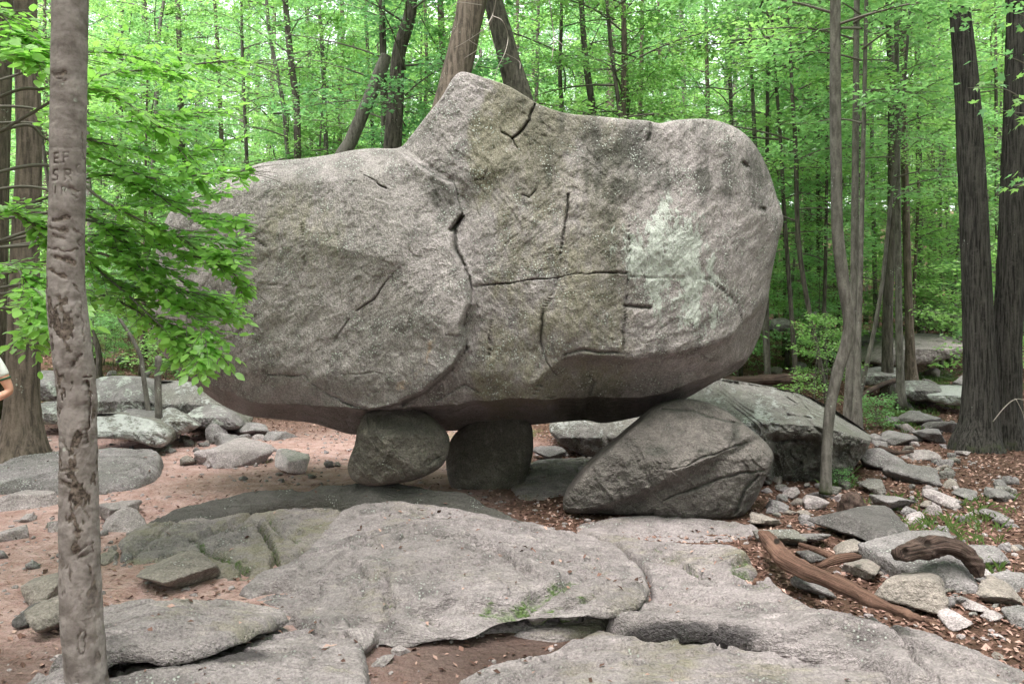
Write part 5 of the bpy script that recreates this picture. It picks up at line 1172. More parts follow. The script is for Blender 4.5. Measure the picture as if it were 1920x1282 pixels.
TG = LBL['tall']; SG = LBL['slim']
bgt = [  # (pts, y, bark, crown, scale, cz, family)
 ([(228, -40, 7.4), (227, 60, 9.0), (224, 160, 10.7)], 26, 'darkb', 'airy1', 1.1, 0.0, 't'), ([(330, -40, 8.2), (335, 40, 9.0), (338, 140, 9.8)], 24, 'darkb', 'airy2', 1.1, 0, 't'),
 ([(315, -40, 4.9), (300, 50, 6.6), (295, 150, 7.4)], 22, 'greyb', 'airy1', 1.2, 1.5, 's'),
 ([(498, -40, 5.7), (505, 60, 6.6), (530, 190, 7.4), (540, 300, 8.2)], 19, 'greyb', 'airy1', 1.3, 2.0, 's'), ([(535, 0, 10.7), (545, 110, 12.3), (556, 200, 13.1), (558, 300, 13.9)], 18.5, 'darkb', 'airy2', 0.9, 1.0, 't'),
 ([(598, 0, 6.6), (605, 110, 8.2), (612, 290, 9.0)], 20, 'greyb', 'airy1', 0.9, 1.5, 't'), ([(640, -40, 7.4), (642, 80, 8.2), (636, 290, 9.0)], 23, 'brown', 'airy2', 1.0, 0, 't'),
 ([(719, 140, 13.9), (722, 220, 15.6), (722, 300, 16.4)], 17, 'darkb', 'airy2', 0.9, 1, 't'), ([(824, -40, 11.5), (828, 60, 12.3), (834, 170, 13.1)], 19, 'brown', 'airy2', 1.0, 1, 't'),
 ([(1052, 60, 6.6), (1050, 140, 7.4), (1055, 230, 8.2)], 18, 'darkb', 'airy1', 1.3, 2, 's'), ([(1090, 0, 9.8), (1098, 110, 11.5), (1115, 230, 13.9)], 17, 'darkb', 'airy1', 0.85, 1.5, 't'),
 ([(1135, -40, 5.7), (1145, 80, 7.4), (1166, 240, 8.2)], 16, 'darkb', 'airy1', 1.4, 2, 's'), ([(1168, -40, 9.0), (1170, 100, 9.8), (1168, 240, 10.7)], 16.5, 'brown', 'airy2', 0.9, 2, 't'),
 ([(1236, 80, 5.7), (1240, 200, 7.4)], 24, 'brown', 'airy1', 1.0, 0, 't'), ([(1325, 100, 7.4), (1328, 240, 9.0)], 22, 'brown', 'airy2', 1, 0, 't'),
 ([(1404, -40, 5.7), (1408, 100, 6.6), (1416, 280, 8.2), (1424, 430, 9.0)], 16, 'greyb', 'airy1', 1.3, 2, 's'),
 ([(1452, 120, 5.7), (1462, 240, 6.6), (1472, 420, 7.4), (1492, 700, 9.8)], 15.5, 'darkb', 'airy1', 1.2, 1.5, 's'), ([(1484, 150, 6.6), (1492, 280, 8.2), (1500, 480, 9.0), (1545, 720, 9.0)], 14.5, 'darkb', 'slim2', 1.3, 2.0, 's'),
 ([(1510, 150, 12.3), (1512, 300, 13.9), (1516, 480, 14.8), (1516, 620, 15.6)], 23, 'greyb', 'airy2', 1.0, 0.5, 't'),
 ([(1607, 60, 6.6), (1609, 250, 8.2), (1612, 450, 9.0), (1610, 640, 9.8)], 18, 'darkb', 'airy1', 1.3, 2, 's'),
 ([(1602, 480, 13.9), (1600, 600, 14.8), (1594, 700, 16.4), (1590, 790, 18.0)], 11.6, 'greyb', 'airy1', 1.2, 3.0, 's'), ([(1612, 560, 9.8), (1608, 660, 12.3), (1607, 780, 18.0)], 11.2, 'greyb', 'slim2', 1.2, 3.2, 's'),
 ([(1666, 0, 11.5), (1672, 200, 13.9), (1672, 420, 16.4), (1665, 560, 18.0), (1664, 735, 21.3)], 15.8, 'darkb', 'airy1', 0.8, 2.2, 't'), ([(1684, 480, 11.5), (1686, 640, 13.1), (1690, 768, 16.4)], 13.4, 'greyb', 'airy1', 1.1, 3, 's'),
 ([(1696, 300, 13.1), (1702, 520, 13.9), (1706, 640, 16.4), (1708, 702, 21.3)], 17.0, 'brown', 'airy2', 0.9, 2, 't'),
 ([(1690, 230, 5.7), (1668, 400, 6.6), (1650, 560, 7.4), (1612, 745, 8.2)], 12.6, 'greyb', 'slim2', 0.9, 2.6, 's'),
 ([(1744, 150, 13.1), (1745, 300, 14.8), (1747, 470, 14.8), (1750, 600, 16.4)], 27, 'brown', 'airy2', 1.0, 0, 't'), ([(1768, 250, 7.4), (1778, 420, 8.2), (1790, 590, 9.8)], 24, 'greyb', 'airy1', 1.4, 1.5, 's'),
 ([(1762, 200, 4.1), (1764, 500, 5.7)], 20, 'greyb', 'airy1', 1.2, 2, 's'), ([(1868, 250, 6.6), (1870, 450, 7.4), (1874, 600, 8.2)], 20, 'darkb', 'airy1', 1.3, 2, 's'),
 ([(1438, 420, 8.2), (1437, 560, 9.0), (1440, 700, 10.7)], 16, 'darkb', 'slim2', 1.2, 1.5, 's'), ([(1548, 480, 6.6), (1545, 600, 7.4), (1548, 720, 8.2)], 17, 'darkb', 'slim2', 1.2, 1.5, 's'),
 ([(120, 500, 8.2), (180, 640, 9.8), (185, 700, 10.7)], 17, 'darkb', 'airy1', 0.9, 1.0, 't'),
 ([(150, -40, 6.6), (158, 80, 7.4), (165, 300, 9.0)], 21, 'greyb', 'airy1', 1.0, 1, 't'), ([(270, -40, 5.7), (276, 100, 6.6), (280, 260, 7.4)], 25, 'darkb', 'airy2', 1.0, 1, 't'), ([(400, -40, 6.6), (408, 90, 7.4), (415, 250, 8.2)], 23, 'brown', 'airy1', 1.0, 1, 't'), ([(452, -40, 4.9), (455, 120, 5.7), (462, 280, 6.6)], 20, 'darkb', 'airy2', 0.9, 1.5, 's'),
 ([(575, -40, 4.9), (580, 120, 5.7), (584, 290, 6.6)], 24, 'greyb', 'airy1', 1, 1, 's'), ([(680, -40, 5.7), (690, 100, 6.6), (700, 270, 7.4)], 22, 'darkb', 'airy2', 1, 1, 's'), ([(795, -40, 5.7), (800, 120, 6.6), (796, 230, 7.4)], 21, 'brown', 'airy1', 1, 1, 's'), ([(1010, -40, 5.7), (1008, 100, 6.6), (1005, 200, 7.4)], 23, 'darkb', 'airy1', 1, 1, 's'),
 ([(1205, -40, 6.6), (1203, 100, 7.4), (1200, 230, 8.2)], 21, 'brown', 'airy2', 1, 1, 's'), ([(1275, -40, 7.4), (1280, 100, 8.2), (1284, 230, 9.0)], 26, 'greyb', 'airy1', 1, 0.5, 't'), ([(1362, -40, 5.7), (1368, 120, 6.6), (1372, 240, 7.4)], 19, 'darkb', 'airy2', 1, 1.5, 's'), ([(1445, -40, 6.6), (1440, 150, 7.4), (1446, 330, 8.2)], 24, 'brown', 'airy1', 1, 1, 't'),
 ([(1630, -40, 5.7), (1634, 200, 6.6), (1640, 500, 8.2)], 20, 'greyb', 'airy2', 1, 1.5, 's'), ([(1720, -40, 8.2), (1722, 200, 9.8), (1726, 560, 12.3)], 23, 'darkb', 'airy1', 1, 1, 't'), ([(1528, -40, 5.7), (1532, 200, 6.6), (1536, 560, 8.2)], 21, 'darkb', 'airy1', 1, 1.5, 's'),
]
for k, (pts, y, bark, cr, sc, cz, fam) in enumerate(bgt):
    bkn = {'darkb': 'dark', 'greyb': 'grey', 'brown': 'brown'}[bark]
    lab = (('tall %s-barked trunk' if fam == 't' else 'thin %s-barked stem') % bkn) + (' rising close behind the boulder' if pts[-1][0] < 1330 and pts[-1][0] > 480 else ' among the saplings by the wooded slope' if pts[-1][0] > 1330 else ' behind the young beech')
    px_tree('forest_tree' if fam == 't' else 'young_tree', pts, y, lab, bark, cr, sc, cz, group=lab + 's', seed=20 + k, crot=k * 1.3, Htop=14 if fam == 't' else 10.5)

# the rest of the wood
rs = np.random.RandomState(12); placed = []
def free(x, y, d):
    for (a, b) in placed:
        if (a - x) ** 2 + (b - y) ** 2 < d * d: return False
    placed.append((x, y)); return True
n = 0
for k in range(4000):
    if n >= 175: break
    y = 26 + 54 * rs.rand() ** 0.9; x = rs.uniform(-0.80, 0.80) * y
    if not free(x, y, 1.5 + 0.015 * y): continue
    tree(['tall1', 'tall2', 'tall3', 'tall1', 'tall2', 'high1'][rs.randint(6)], x, y, rs.uniform(0, 6.28), rs.uniform(0.8, 1.25), rs.randint(3), tilt=rs.uniform(0, 0.06)); n += 1
n = 0
for k in range(4000):
    if n >= 64: break
    y = 17 + 23 * rs.rand(); x = rs.uniform(-0.78, 0.78) * y
    u = 960 + F * x / y
    if 1580 < u < 1830 and y < 22: continue
    if u < 330 and y < 15: continue
    if not free(x, y, 1.3): continue
    tree(['slim1', 'slim2'][rs.randint(2)], x, y, rs.uniform(0, 6.28), rs.uniform(0.7, 1.2), rs.randint(3), tilt=rs.uniform(0, 0.1)); n += 1
n = 0
for k in range(3000):
    if n >= 34: break
    y = 18 + 20 * rs.rand(); u = rs.uniform(1420, 1960) if n % 3 else rs.uniform(480, 1400); x = (u - 960) / F * y
    if not free(x, y, 0.9): continue
    tree(['slim1', 'slim2'][rs.randint(2)], x, y, rs.uniform(0, 6.28), rs.uniform(0.9, 1.4), rs.randint(3), tilt=rs.uniform(0, 0.08)); n += 1
n = 0
for k in range(4000):
    if n >= 130: break
    y = 12.5 + 26 * rs.rand() ** 1.2; x = rs.uniform(-0.76, 0.76) * y
    u = 960 + F * x / y
    if 1590 < u < 1850 and y < 19: continue
    if y < 14.5 and u < 420: continue
    if not free(x, y, 0.8): continue
    tree(['sap1', 'sap2'][rs.randint(2)], x, y, rs.uniform(0, 6.28), rs.uniform(0.5, 1.1), rs.randint(3), tilt=rs.uniform(0, 0.12)); n += 1
for (u, v, s, kd) in [(1420, 705, 0.45, 'sap1'), (1455, 690, 0.6, 'sap2'), (1500, 690, 0.7, 'sap1'), (1540, 700, 0.8, 'sap2'), (1690, 700, 1.5, 'sap2'), (1740, 690, 1.2, 'sap2'), (1400, 690, 0.6, 'sap2'), (1800, 640, 1.0, 'sap1'), (240, 690, 0.5, 'sap1'), (180, 685, 0.5, 'sap2'), (330, 700, 0.45, 'sap1')]:
    x, y, z = ground_hit(u, v); tree(kd, x, y, u * 0.37, s, 1)

# tall trees whose crowns close over the clearing
for k, (x, y, s) in enumerate([(-7.5, 3.0, 1.1), (6.5, 1.5, 1.1), (-4.5, -3.5, 1.15), (3.5, -4.0, 1.1), (-10.5, 8.5, 1.1), (10.5, 6.5, 1.1), (-0.5, -6.5, 1.1), (-8.5, 13.0, 1.0)]):
    placed.append((x, y)); tree('high1', x, y, k * 1.7, s, k % 3)
# the wood goes on beside and behind the viewer
n = 0
for k in range(3000):
    if n >= 64: break
    a = rs.uniform(0, 6.28); d = rs.uniform(6.5, 20); x, y = d * math.cos(a), d * math.sin(a) + 1
    if y > 0 and abs(x) < 0.85 * y + 1.5: continue
    if y > 4 and abs(x) < 8.5: continue
    if not free(x, y, 2.2): continue
    tree(['tall1', 'tall2', 'tall3', 'tall1'][rs.randint(4)], x, y, rs.uniform(0, 6.28), rs.uniform(0.8, 1.1), rs.randint(3)); n += 1

def shrub(u, v, sc, label, cat='shrub', rz=0.0):
    x, y, z = ground_hit(u, v); e = empty('shrub', (x, y, z - 0.02), rz, sc)
    link('stems', CR['shrub'][1], e); tag(link('foliage', CR['shrub'][0], e), kind='stuff'); tag(e, label, cat)
shrub(1643, 804, 0.62, 'small bright green shrub beside the leafy path')
shrub(1574, 914, 0.26, 'little green seedling at the foot of the curved tree', 'seedling')
shrub(1690, 768, 0.35, 'low mossy green tuft at the foot of a slim trunk', 'plant', 1.0)
shrub(302, 705, 0.5, 'leafy green bush growing over the long lichened rock', 'bush', 2.0)
shrub(345, 716, 0.4, 'small green bush beside the slim dead stub', 'bush', 3.0)

# ------------------------------------------------------------------ thin tube things
def twig_px(bag, pts, per=6, nseg=6):
    P = np.array([list(PX(u, v, y)) + [w / 2 / F * y] for u, v, y, w in pts]); S = smooth_open(P, per); V, Q = tube(S[:, :3], S[:, 3], nseg); bag.add(V, Q)
def dead_branches():
    e = empty('dead_branch', PX(932, -40, 9.0))
    strands = [[(935, -60, 6), (930, 0, 6), (926, 30, 5.5), (910, 55, 4), (880, 75, 3.2), (850, 90, 2)], [(926, 30, 5), (940, 40, 4), (950, 70, 4), (948, 100, 3.5), (935, 130, 3), (928, 155, 2)],
               [(922, 34, 4), (918, 60, 3.5), (925, 90, 3), (912, 110, 2.5)], [(880, 75, 3), (900, 95, 2.5), (890, 130, 2)], [(910, 55, 3), (895, 90, 2.5), (870, 110, 2)], [(1020, -60, 5), (1030, 0, 5), (1037, 50, 4.5), (1040, 75, 4), (1035, 110, 3)],
               [(1040, 72, 3.5), (1055, 85, 3), (1062, 100, 2)], [(948, 100, 3), (970, 115, 2.5), (978, 130, 2)], [(905, 10, 3), (860, 5, 2.5), (840, 20, 2)]]
    bb = np.array(PX(932, -40, 9.0))
    for s in strands:
        b = Bag(); twig_px(b, [(u + 3 * math.sin(v), v, 9.0 + 0.15 * math.sin(u), w * 0.42) for u, v, w in s]); me = b.mesh('twig', M['dead']); me.transform(Matrix.Translation(-Vector(bb))); link('twig', me, e)
    tag(e, 'bare bleached dead branch hanging over the boulder peak', 'branch')
dead_branches()
px_tree('dead_stub', [(297, 668, 12), (296, 720, 13), (298, 790, 14)], 10.4, 'slim pale dead stub standing among the lichened rocks', 'greyb', None, extend=False, nseg=10, seed=91, flare=0.3)
px_tree('thin_sapling', [(222, 595, 6), (245, 630, 7), (264, 670, 8), (270, 712, 9)], 11.0, 'thin bare crooked sapling stem behind the tall angular rock', 'greyb', None, extend=False, nseg=8, seed=92, flare=0.2)
b_ = Bag()
for s in [[(1862, 790, 4), (1885, 762, 4), (1905, 748, 3), (1925, 752, 3)], [(1905, 748, 3), (1918, 775, 2.5), (1922, 800, 2)]]: twig_px(b_, [(u, v, 9.6, w * 0.55) for u, v, w in s])
o = link('fallen_twig', b_.mesh('fallen_twig', M['dead'])); recenter(o, PX(1890, 800, 9.6)); tag(o, 'pale bare twig leaning on the foot of the twin trunks', 'twig')

# ------------------------------------------------------------------ carved beech in front
def carved_tree():
    y = 3.4
    cl = [(1440, 176, 90.5), (1340, 168, 80.0), (1282, 164, 74.8), (1150, 153, 72.2), (1000, 148, 69.6), (900, 147, 66.1), (800, 146, 63.5), (740, 144, 66.1), (700, 141, 66.1), (640, 133, 64.4), (560, 125, 65.2), (480, 125, 61.8), (350, 127, 60.9), (250, 127, 60.9), (100, 130, 60.9), (0, 132, 60.9), (-120, 134, 59.2), (-500, 140, 53.9), (-1200, 160, 47.9)]
    W = np.array([list(PX(u, v, y)) + [w / 2 / F * y] for v, u, w in cl]); S = smooth_open(W, 46)
    b0 = np.array(PX(176, 1440, y)); b0[2] = float(G(np.array([b0[0]]), np.array([y]))[0]) - 0.05
    strokes = []
    def L(*p, w=2.2, d=0.006): strokes.append((list(p), w, d))
    # carved letters: E F / S R / C / 1 R
    L((101, 288), (101, 306)); L((101, 288), (108, 287)); L((101, 297), (107, 297)); L((101, 306), (108, 306)); L((113, 306), (117, 306), w=1.5)
    L((119, 286), (119, 305)); L((119, 286), (128, 285)); L((119, 295), (126, 294))
    L((107, 319), (100, 319), (99, 327), (107, 330), (106, 338), (98, 338)); L((121, 318), (121, 338)); L((121, 318), (131, 319), (131, 327), (121, 328)); L((126, 328), (133, 338))
    L((151, 309), (144, 309), (143, 318), (145, 325), (152, 325), w=2.6); L((103, 348), (103, 363)); L((115, 349), (115, 364)); L((115, 349), (122, 350), (122, 356), (115, 357)); L((119, 357), (124, 365))
    L((128, 353), (146, 360), w=6, d=0.008); L((134, 364), (146, 370), w=4)
    for p in [((100, 140), (124, 138), 9), ((104, 148), (122, 149), 6), ((100, 412), (128, 408), 9), ((96, 426), (126, 436), 9), ((97, 442), (122, 446), 6), ((140, 432), (156, 438), 6), ((92, 468), (144, 470), 5), ((104, 480), (140, 495), 10), ((96, 505), (120, 520), 8), ((110, 560), (118, 590), 8), ((138, 530), (146, 548), 5), ((120, 640), (130, 660), 7),
              ((110, 880), (140, 880), 9), ((116, 905), (140, 915), 9), ((132, 930), (134, 980), 4), ((155, 950), (165, 970), 6), ((140, 1000), (150, 995), 8), ((118, 830), (130, 850), 6), ((150, 560), (158, 640), 5), ((130, 1065), (132, 1090), 4), ((165, 1060), (168, 1080), 5)]:
        strokes.append(([p[0], p[1]], p[2], 0.004))
    strokes.append(([(135, 690), (142, 672), (150, 665)], 5, 0.012)); strokes.append(([(160, 718), (166, 750), (162, 800), (158, 830)], 7, 0.022)); strokes.append(([(156, 705), (172, 706)], 4, 0.015))
    strokes.append(([(138, 1040), (160, 1022), (174, 1018), (172, 1035), (145, 1045)], 4, 0.012)); strokes.append(([(148, 1180), (158, 1185), (156, 1225), (146, 1228), (144, 1200), (148, 1180)], 4, 0.010))
    strokes.append(([(150, 448), (156, 455), (150, 463), (144, 455), (150, 448)], 2.2, 0.006)); strokes.append(([(163, 0), (166, 30), (160, 70)], 4, 0.01)); strokes.append(([(152, 250), (156, 290), (158, 320)], 4, 0.008))
    for v0 in (85, 163, 228, 276, 380, 408): strokes.append(([(96, v0), (130, v0 + 2), (160, v0 - 1)], 0.9, 0.003))
    n = len(S); nseg = 150
    V, Q = tube(S[:, :3], S[:, 3], nseg, lambda V, D: 0.0035 * fbm(V * np.array([9, 9, 5]), 4, 0.6, 4) + 0.004 * sstep(1.9, 1.2, V[:, 2]) * fbm(V * np.array([22, 22, 10]), 3, 0.6, 6) + 0.006 * fbm(V * np.array([3, 3, 2.0]), 2, 0.5, 9))
    uu = 960 + F * V[:, 0] / V[:, 1]; vv = HV + F * (EYE - V[:, 2]) / V[:, 1]; front = V[:, 1] < y + 0.01
    sc = np.zeros(len(V)); dep = np.zeros(len(V)); N3 = fbm(V * 45, 3, 0.6, 3); N4 = fbm(V * 30 + 5, 3, 0.6, 8)
    for p, w, d in strokes:
        q_ = (1.0 if w < 3 else 6.0); dd = seg_dist(uu + q_ * N3, vv + q_ * N4, p); gg = np.exp(-(dd / (w * (0.7 + 0.5 * N4))) ** 2) * front
        if w > 1: sc = np.maximum(sc, gg * (0.6 if w < 8 else 0.7))
        else: sc = np.maximum(sc, gg * 0.35)
        dep = np.maximum(dep, d * gg) - 0.0018 * np.exp(-((dd - w * 1.9) / (w * 0.7)) ** 2) * front * (w < 5)
    low = sstep(500, 900, vv)
    rb = fbm(V * np.array([16, 16, 9]), 4, 0.62, 15); rough_ = 0.12 + 0.88 * sstep(430, 540, vv) * (1 - 0.45 * sstep(900, 1150, vv))
    sc = np.maximum(sc, 0.8 * sstep(0.02, 0.28, rb) * rough_)
    rad = np.zeros_like(V); rad[:, 0] = V[:, 0] - np.interp(V[:, 2], S[:, 2], S[:, 0]); rad[:, 1] = V[:, 1] - y; rad /= np.linalg.norm(rad, axis=1)[:, None] + 1e-6
    V = V + rad * (-0.0028 * sstep(0.02, 0.2, rb) * rough_ + 0.003 * fbm(V * np.array([50, 50, 30]), 3, 0.6, 18) * rough_)[:, None]
    V[:, 1] += dep
    V -= b0
    e = empty('carved_tree', tuple(float(q) for q in b0))
    link('trunk', mesh_np('trunk', V, clean_quads(Q), M['beech'], True, {'scar': sc, 'moss': 0.35 * sstep(700, 1100, vv) * (N3 > 0.1)}), e)
    lm, bm, _ = CR['high1']; c = link('crown', lm, e); c.scale = (0.7,) * 3; tag(c, kind='stuff'); c = link('branches', bm, e); c.scale = (0.7,) * 3; tag(c, kind='stuff')
    tag(e, 'slim smooth grey tree with letters carved in its scarred bark', 'tree')
carved_tree()

# ------------------------------------------------------------------ near beech spray
def ovate(name, mat, seed):
    rs = np.random.RandomState(seed); bag = Bag()
    k = np.linspace(0, 1, 8); w = 0.27 * np.sin(np.pi * k ** 0.85) ** 0.8; w[0] = w[-1] = 0.0
    curl = rs.uniform(-0.12, 0.05); f = rs.uniform(0.05, 0.14)
    V = []
    for a, b in zip(k, w):
        z = curl * (a * a) ; V += [(a, b, z + f * b), (a, 0, z), (a, -b, z + f * b)]
    T = []
    for i in range(7):
        p = i * 3
        for q in (0, 1): T += [(p + q, p + q + 1, p + q + 4), (p + q, p + q + 4, p + q + 3)]
    V = np.array(V); V[:, 0] += 0.12
    V = np.vstack([V, [(0, 0.008, 0), (0, -0.008, 0), (0.14, 0, 0.0)]]); m = len(V); T.append((m - 3, m - 2, m - 1))
    return mesh_np(name, V, np.array(T), mat, True)

def near_beech():
    rs = np.random.RandomState(31)
    e = empty('beech_tree', (-4.2, 4.9, -0.08))
    b0 = np.array([-4.2, 4.9, -0.08])
    P = np.array([[-4.2, 4.9, -0.08], [-4.15, 4.9, 1.0], [-4.1, 4.95, 2.0], [-4.05, 5.0, 3.2], [-4.0, 5.0, 4.6], [-3.95, 5.0, 6.5]])
    S = smooth_open(P, 8); V, Q = tube(S - b0, np.linspace(0.075, 0.02, len(S)), 12); link('trunk', mesh_np('trunk', V, clean_quads(Q), M['greyb']), e)
    B = [([(-270, 330), (0, 182), (90, 165), (200, 140), (330, 125), (440, 114), (480, 122)], 5.0), ([(-270, 400), (20, 235), (160, 165), (250, 205), (320, 260), (360, 330)], 4.8), ([(-270, 380), (20, 240), (90, 262), (200, 300), (290, 335), (400, 325), (465, 322)], 5.1),
         ([(-270, 480), (60, 380), (180, 330), (260, 345), (350, 400), (445, 420)], 5.2), ([(-270, 560), (100, 420), (220, 430), (330, 470), (420, 500), (465, 545)], 5.3), ([(-270, 620), (120, 480), (240, 500), (320, 560), (375, 610), (395, 660)], 5.2),
         ([(-270, 200), (-60, 90), (30, 100), (80, 120)], 4.7), ([(-270, 640), (-20, 500), (60, 540), (110, 590)], 4.7), ([(-270, 260), (0, 200), (120, 215), (220, 230), (300, 220), (390, 210)], 5.4), ([(-270, 420), (60, 310), (200, 380), (300, 430), (390, 470), (440, 480)], 4.9),
         ([(-270, 550), (80, 440), (200, 520), (290, 600), (340, 650), (350, 690)], 5.4), ([(-270, 100), (-40, 20), (30, 60), (70, 90)], 4.8), ([(-270, 500), (-20, 400), (60, 420), (120, 470)], 5.0), ([(-270, 300), (40, 230), (200, 270), (330, 290), (420, 270)], 5.6),
         ([(-270, 440), (40, 350), (160, 400), (260, 480), (330, 520), (420, 580)], 5.6), ([(-270, 500), (60, 460), (200, 460), (300, 530), (400, 560), (440, 600)], 5.5), ([(-270, 250), (0, 150), (150, 100), (260, 110), (350, 150)], 5.6), ([(-100, 560), (20, 580), (60, 610), (90, 625)], 5.3), ([(-270, 470), (80, 400), (220, 390), (320, 380), (420, 360)], 5.7), ([(-270, 520), (100, 450), (240, 440), (350, 450), (450, 455)], 5.7), ([(-270, 600), (120, 520), (250, 540), (350, 580), (430, 560)], 5.7), ([(-270, 600), (100, 540), (230, 570), (310, 620), (380, 640)], 5.6)]
    LP, LA, LN = [], [], []
    for pts, y in B:
        m = len(pts); W = []
        for k, (u, v) in enumerate(pts):
            yy = y + 0.35 * math.sin(k * 1.3 + y * 7) * (k / m); W.append(list(PX(u, v, yy)))
        W[0] = [float(np.interp(W[0][2], P[:, 2], P[:, 0])), float(np.interp(W[0][2], P[:, 2], P[:, 1])), W[0][2]]
        S = smooth_open(W, 10); L = len(S); k = np.linspace(0, 1, L)
        V, Q = tube(S - b0, 0.013 * (1 - 0.88 * k), 6); link('branch', mesh_np('branch', V, clean_quads(Q), M['twig']), e)
        bag = Bag()
        T = np.gradient(S, axis=0); T /= np.linalg.norm(T, axis=1)[:, None]
        for q in range(62):
            kk = rs.uniform(0.30, 1.0); i = min(int(kk * (L - 1)), L - 1); p = S[i]; t = T[i]; sd = np.cross(t, [0, 0, 1.0]); sg = 1 if q % 2 else -1
            dd = t * rs.uniform(0.4, 1.0) + sd * sg * rs.uniform(0.3, 1.0) + np.array([0, 0, rs.uniform(-0.3, 0.25)]); dd /= np.linalg.norm(dd); TL = rs.uniform(0.15, 0.42) * (1.2 - 0.5 * kk)
            V, Q = tube(np.array([p, p + dd * TL * 0.5 + [0, 0, 0.01], p + dd * TL]) - b0, np.array([0.003, 0.0022, 0.001]), 4, cap=False); bag.add(V, Q)
            nl = rs.randint(5, 10); sd2 = np.cross(dd, [0, 0, 1.0]); sd2 /= np.linalg.norm(sd2) + 1e-6
            for j in range(nl):
                f = (j + 0.6) / nl; s2 = 1 if j % 2 else -1
                if j == nl - 1: a = dd.copy()
                else: a = dd * 0.7 + sd2 * s2 * 0.9
                LP.append(p + dd * TL * f); LA.append(a + rs.normal(0, 0.15, 3) + [0, 0, rs.uniform(-0.25, 0.12)]); LN.append(np.array([0, 0, 1.0]) + rs.normal(0, 0.35, 3) + np.array([0, -0.35, 0]))
        tag(link('twigs', bag.mesh('twigs', M['twig']), e), kind='stuff')
    LP, LA, LN = np.array(LP), np.array(LA), np.array(LN)
    kp = LP[:, 0] < (468 - 960) / F * LP[:, 1]; LP, LA, LN = LP[kp], LA[kp], LN[kp]; n = len(LP)
    sz = rs.uniform(0.045, 0.088, n)
    order = np.argsort(LP[:, 1] + 0.2 * rs.rand(n)); uu = 960 + F * LP[:, 0] / LP[:, 1]
    vis = [i for i in order if -20 < uu[i] < 520][:300]
    lm = [ovate('leaf', M['leaf_beech'], 60 + k) for k in range(5)]
    for i in vis:
        X = LA[i] / np.linalg.norm(LA[i]); Y = np.cross(LN[i], X); Y /= np.linalg.norm(Y); Z = np.cross(X, Y)
        mt = Matrix(((X[0], Y[0], Z[0]), (X[1], Y[1], Z[1]), (X[2], Y[2], Z[2]))).to_4x4()
        o = link('leaf', lm[i % 5], e); o.matrix_basis = Matrix.Translation(Vector(LP[i] - b0)) @ mt @ Matrix.Scale(float(sz[i]), 4)
    rest = np.setdiff1d(np.arange(n), vis)
    V, T = leaf_quads(LP[rest] - b0, LA[rest], LN[rest], sz[rest] * 1.05, 0.27, 0.05, 'ovate')
    tag(link('foliage', mesh_np('foliage', V, T, M['leaf_beech'], True), e), kind='stuff')
    tag(e, 'young beech reaching fresh green leafy branches in front of the boulder end', 'tree')
    print('beech leaves', n)
near_beech()

def maple_mesh(mat):
    pr = []
    lob = [(-2.3, 0.45), (-1.25, 0.8), (0, 1.0), (1.25, 0.8), (2.3, 0.45)]
    for k, (a, l) in enumerate(lob):
        for da, f in ((-0.42, 0.42), (-0.22, 0.72), (-0.10, 0.68), (0, 1.0), (0.10, 0.68), (0.22, 0.72)):
            pr.append((a * 0.62 + da * 0.8, l * f))
    V = [(0.0, 0.0, 0.0)] + [(r * math.cos(a), r * math.sin(a), 0.10 * abs(math.sin(a * 2.5)) * r - 0.12 * r * r) for a, r in pr]
    V += [(-0.5, 0.012, -0.12), (-0.5, -0.012, -0.12)]
    n = len(pr); T = [(0, k + 1, (k + 1) % n + 1) for k in range(n - 1)] + [(0, n + 1, n + 2)]
    return mesh_np('leaf', np.array(V), np.array(T), mat, True)
def maple_branch():
    rs = np.random.RandomState(77); b0 = np.array([5.9, 7.4, -0.1]); e = empty('maple_tree', tuple(b0))
    P = np.array([[5.9, 7.4, -0.1], [5.85, 7.4, 1.5], [5.8, 7.45, 3.2], [5.75, 7.5, 5.5]]); S = smooth_open(P, 8)
    V, Q = tube(S - b0, np.linspace(0.06, 0.02, len(S)), 10); link('trunk', mesh_np('trunk', V, clean_quads(Q), M['greyb']), e)
    me = maple_mesh(M['leaf_c']); me2 = maple_mesh(M['leaf_b'])
    for pts in [[(2120, 260), (1990, 160), (1900, 110), (1830, 95)], [(2120, 300), (1980, 230), (1890, 170), (1815, 165)], [(2120, 200), (1990, 80), (1920, 30), (1860, 20)], [(2120, 380), (1990, 330), (1920, 345), (1890, 350)], [(2120, 330), (2000, 230), (1930, 215), (1860, 205)], [(2110, 200), (1985, 20), (1900, -20), (1800, 30)]]:
        W = [list(PX(u, v, 7.5 - 0.15 * k)) for k, (u, v) in enumerate(pts)]; W[0] = [5.82, 7.45, W[0][2]]
        S = smooth_open(W, 8); V, Q = tube(S - b0, np.linspace(0.013, 0.002, len(S)), 6); link('branch', mesh_np('branch', V, clean_quads(Q), M['twig']), e)
        for j in range(26):
            i = int(rs.uniform(0.35, 1.0) * (len(S) - 1)); p = S[i] + rs.normal(0, 1, 3) * np.array([0.13, 0.2, 0.05]) - b0
            o = link('leaf', me if rs.rand() < 0.55 else me2, e); o.location = tuple(p); s = rs.uniform(0.05, 0.10); o.scale = (s, s, s)
            o.rotation_euler = (rs.normal(0, 0.5) + 0.3, rs.normal(0.3, 0.4), math.pi + rs.normal(0, 1.0))
    tag(e, 'maple dangling broad lobed leaves in front of the twin-trunk oak', 'tree')
maple_branch()

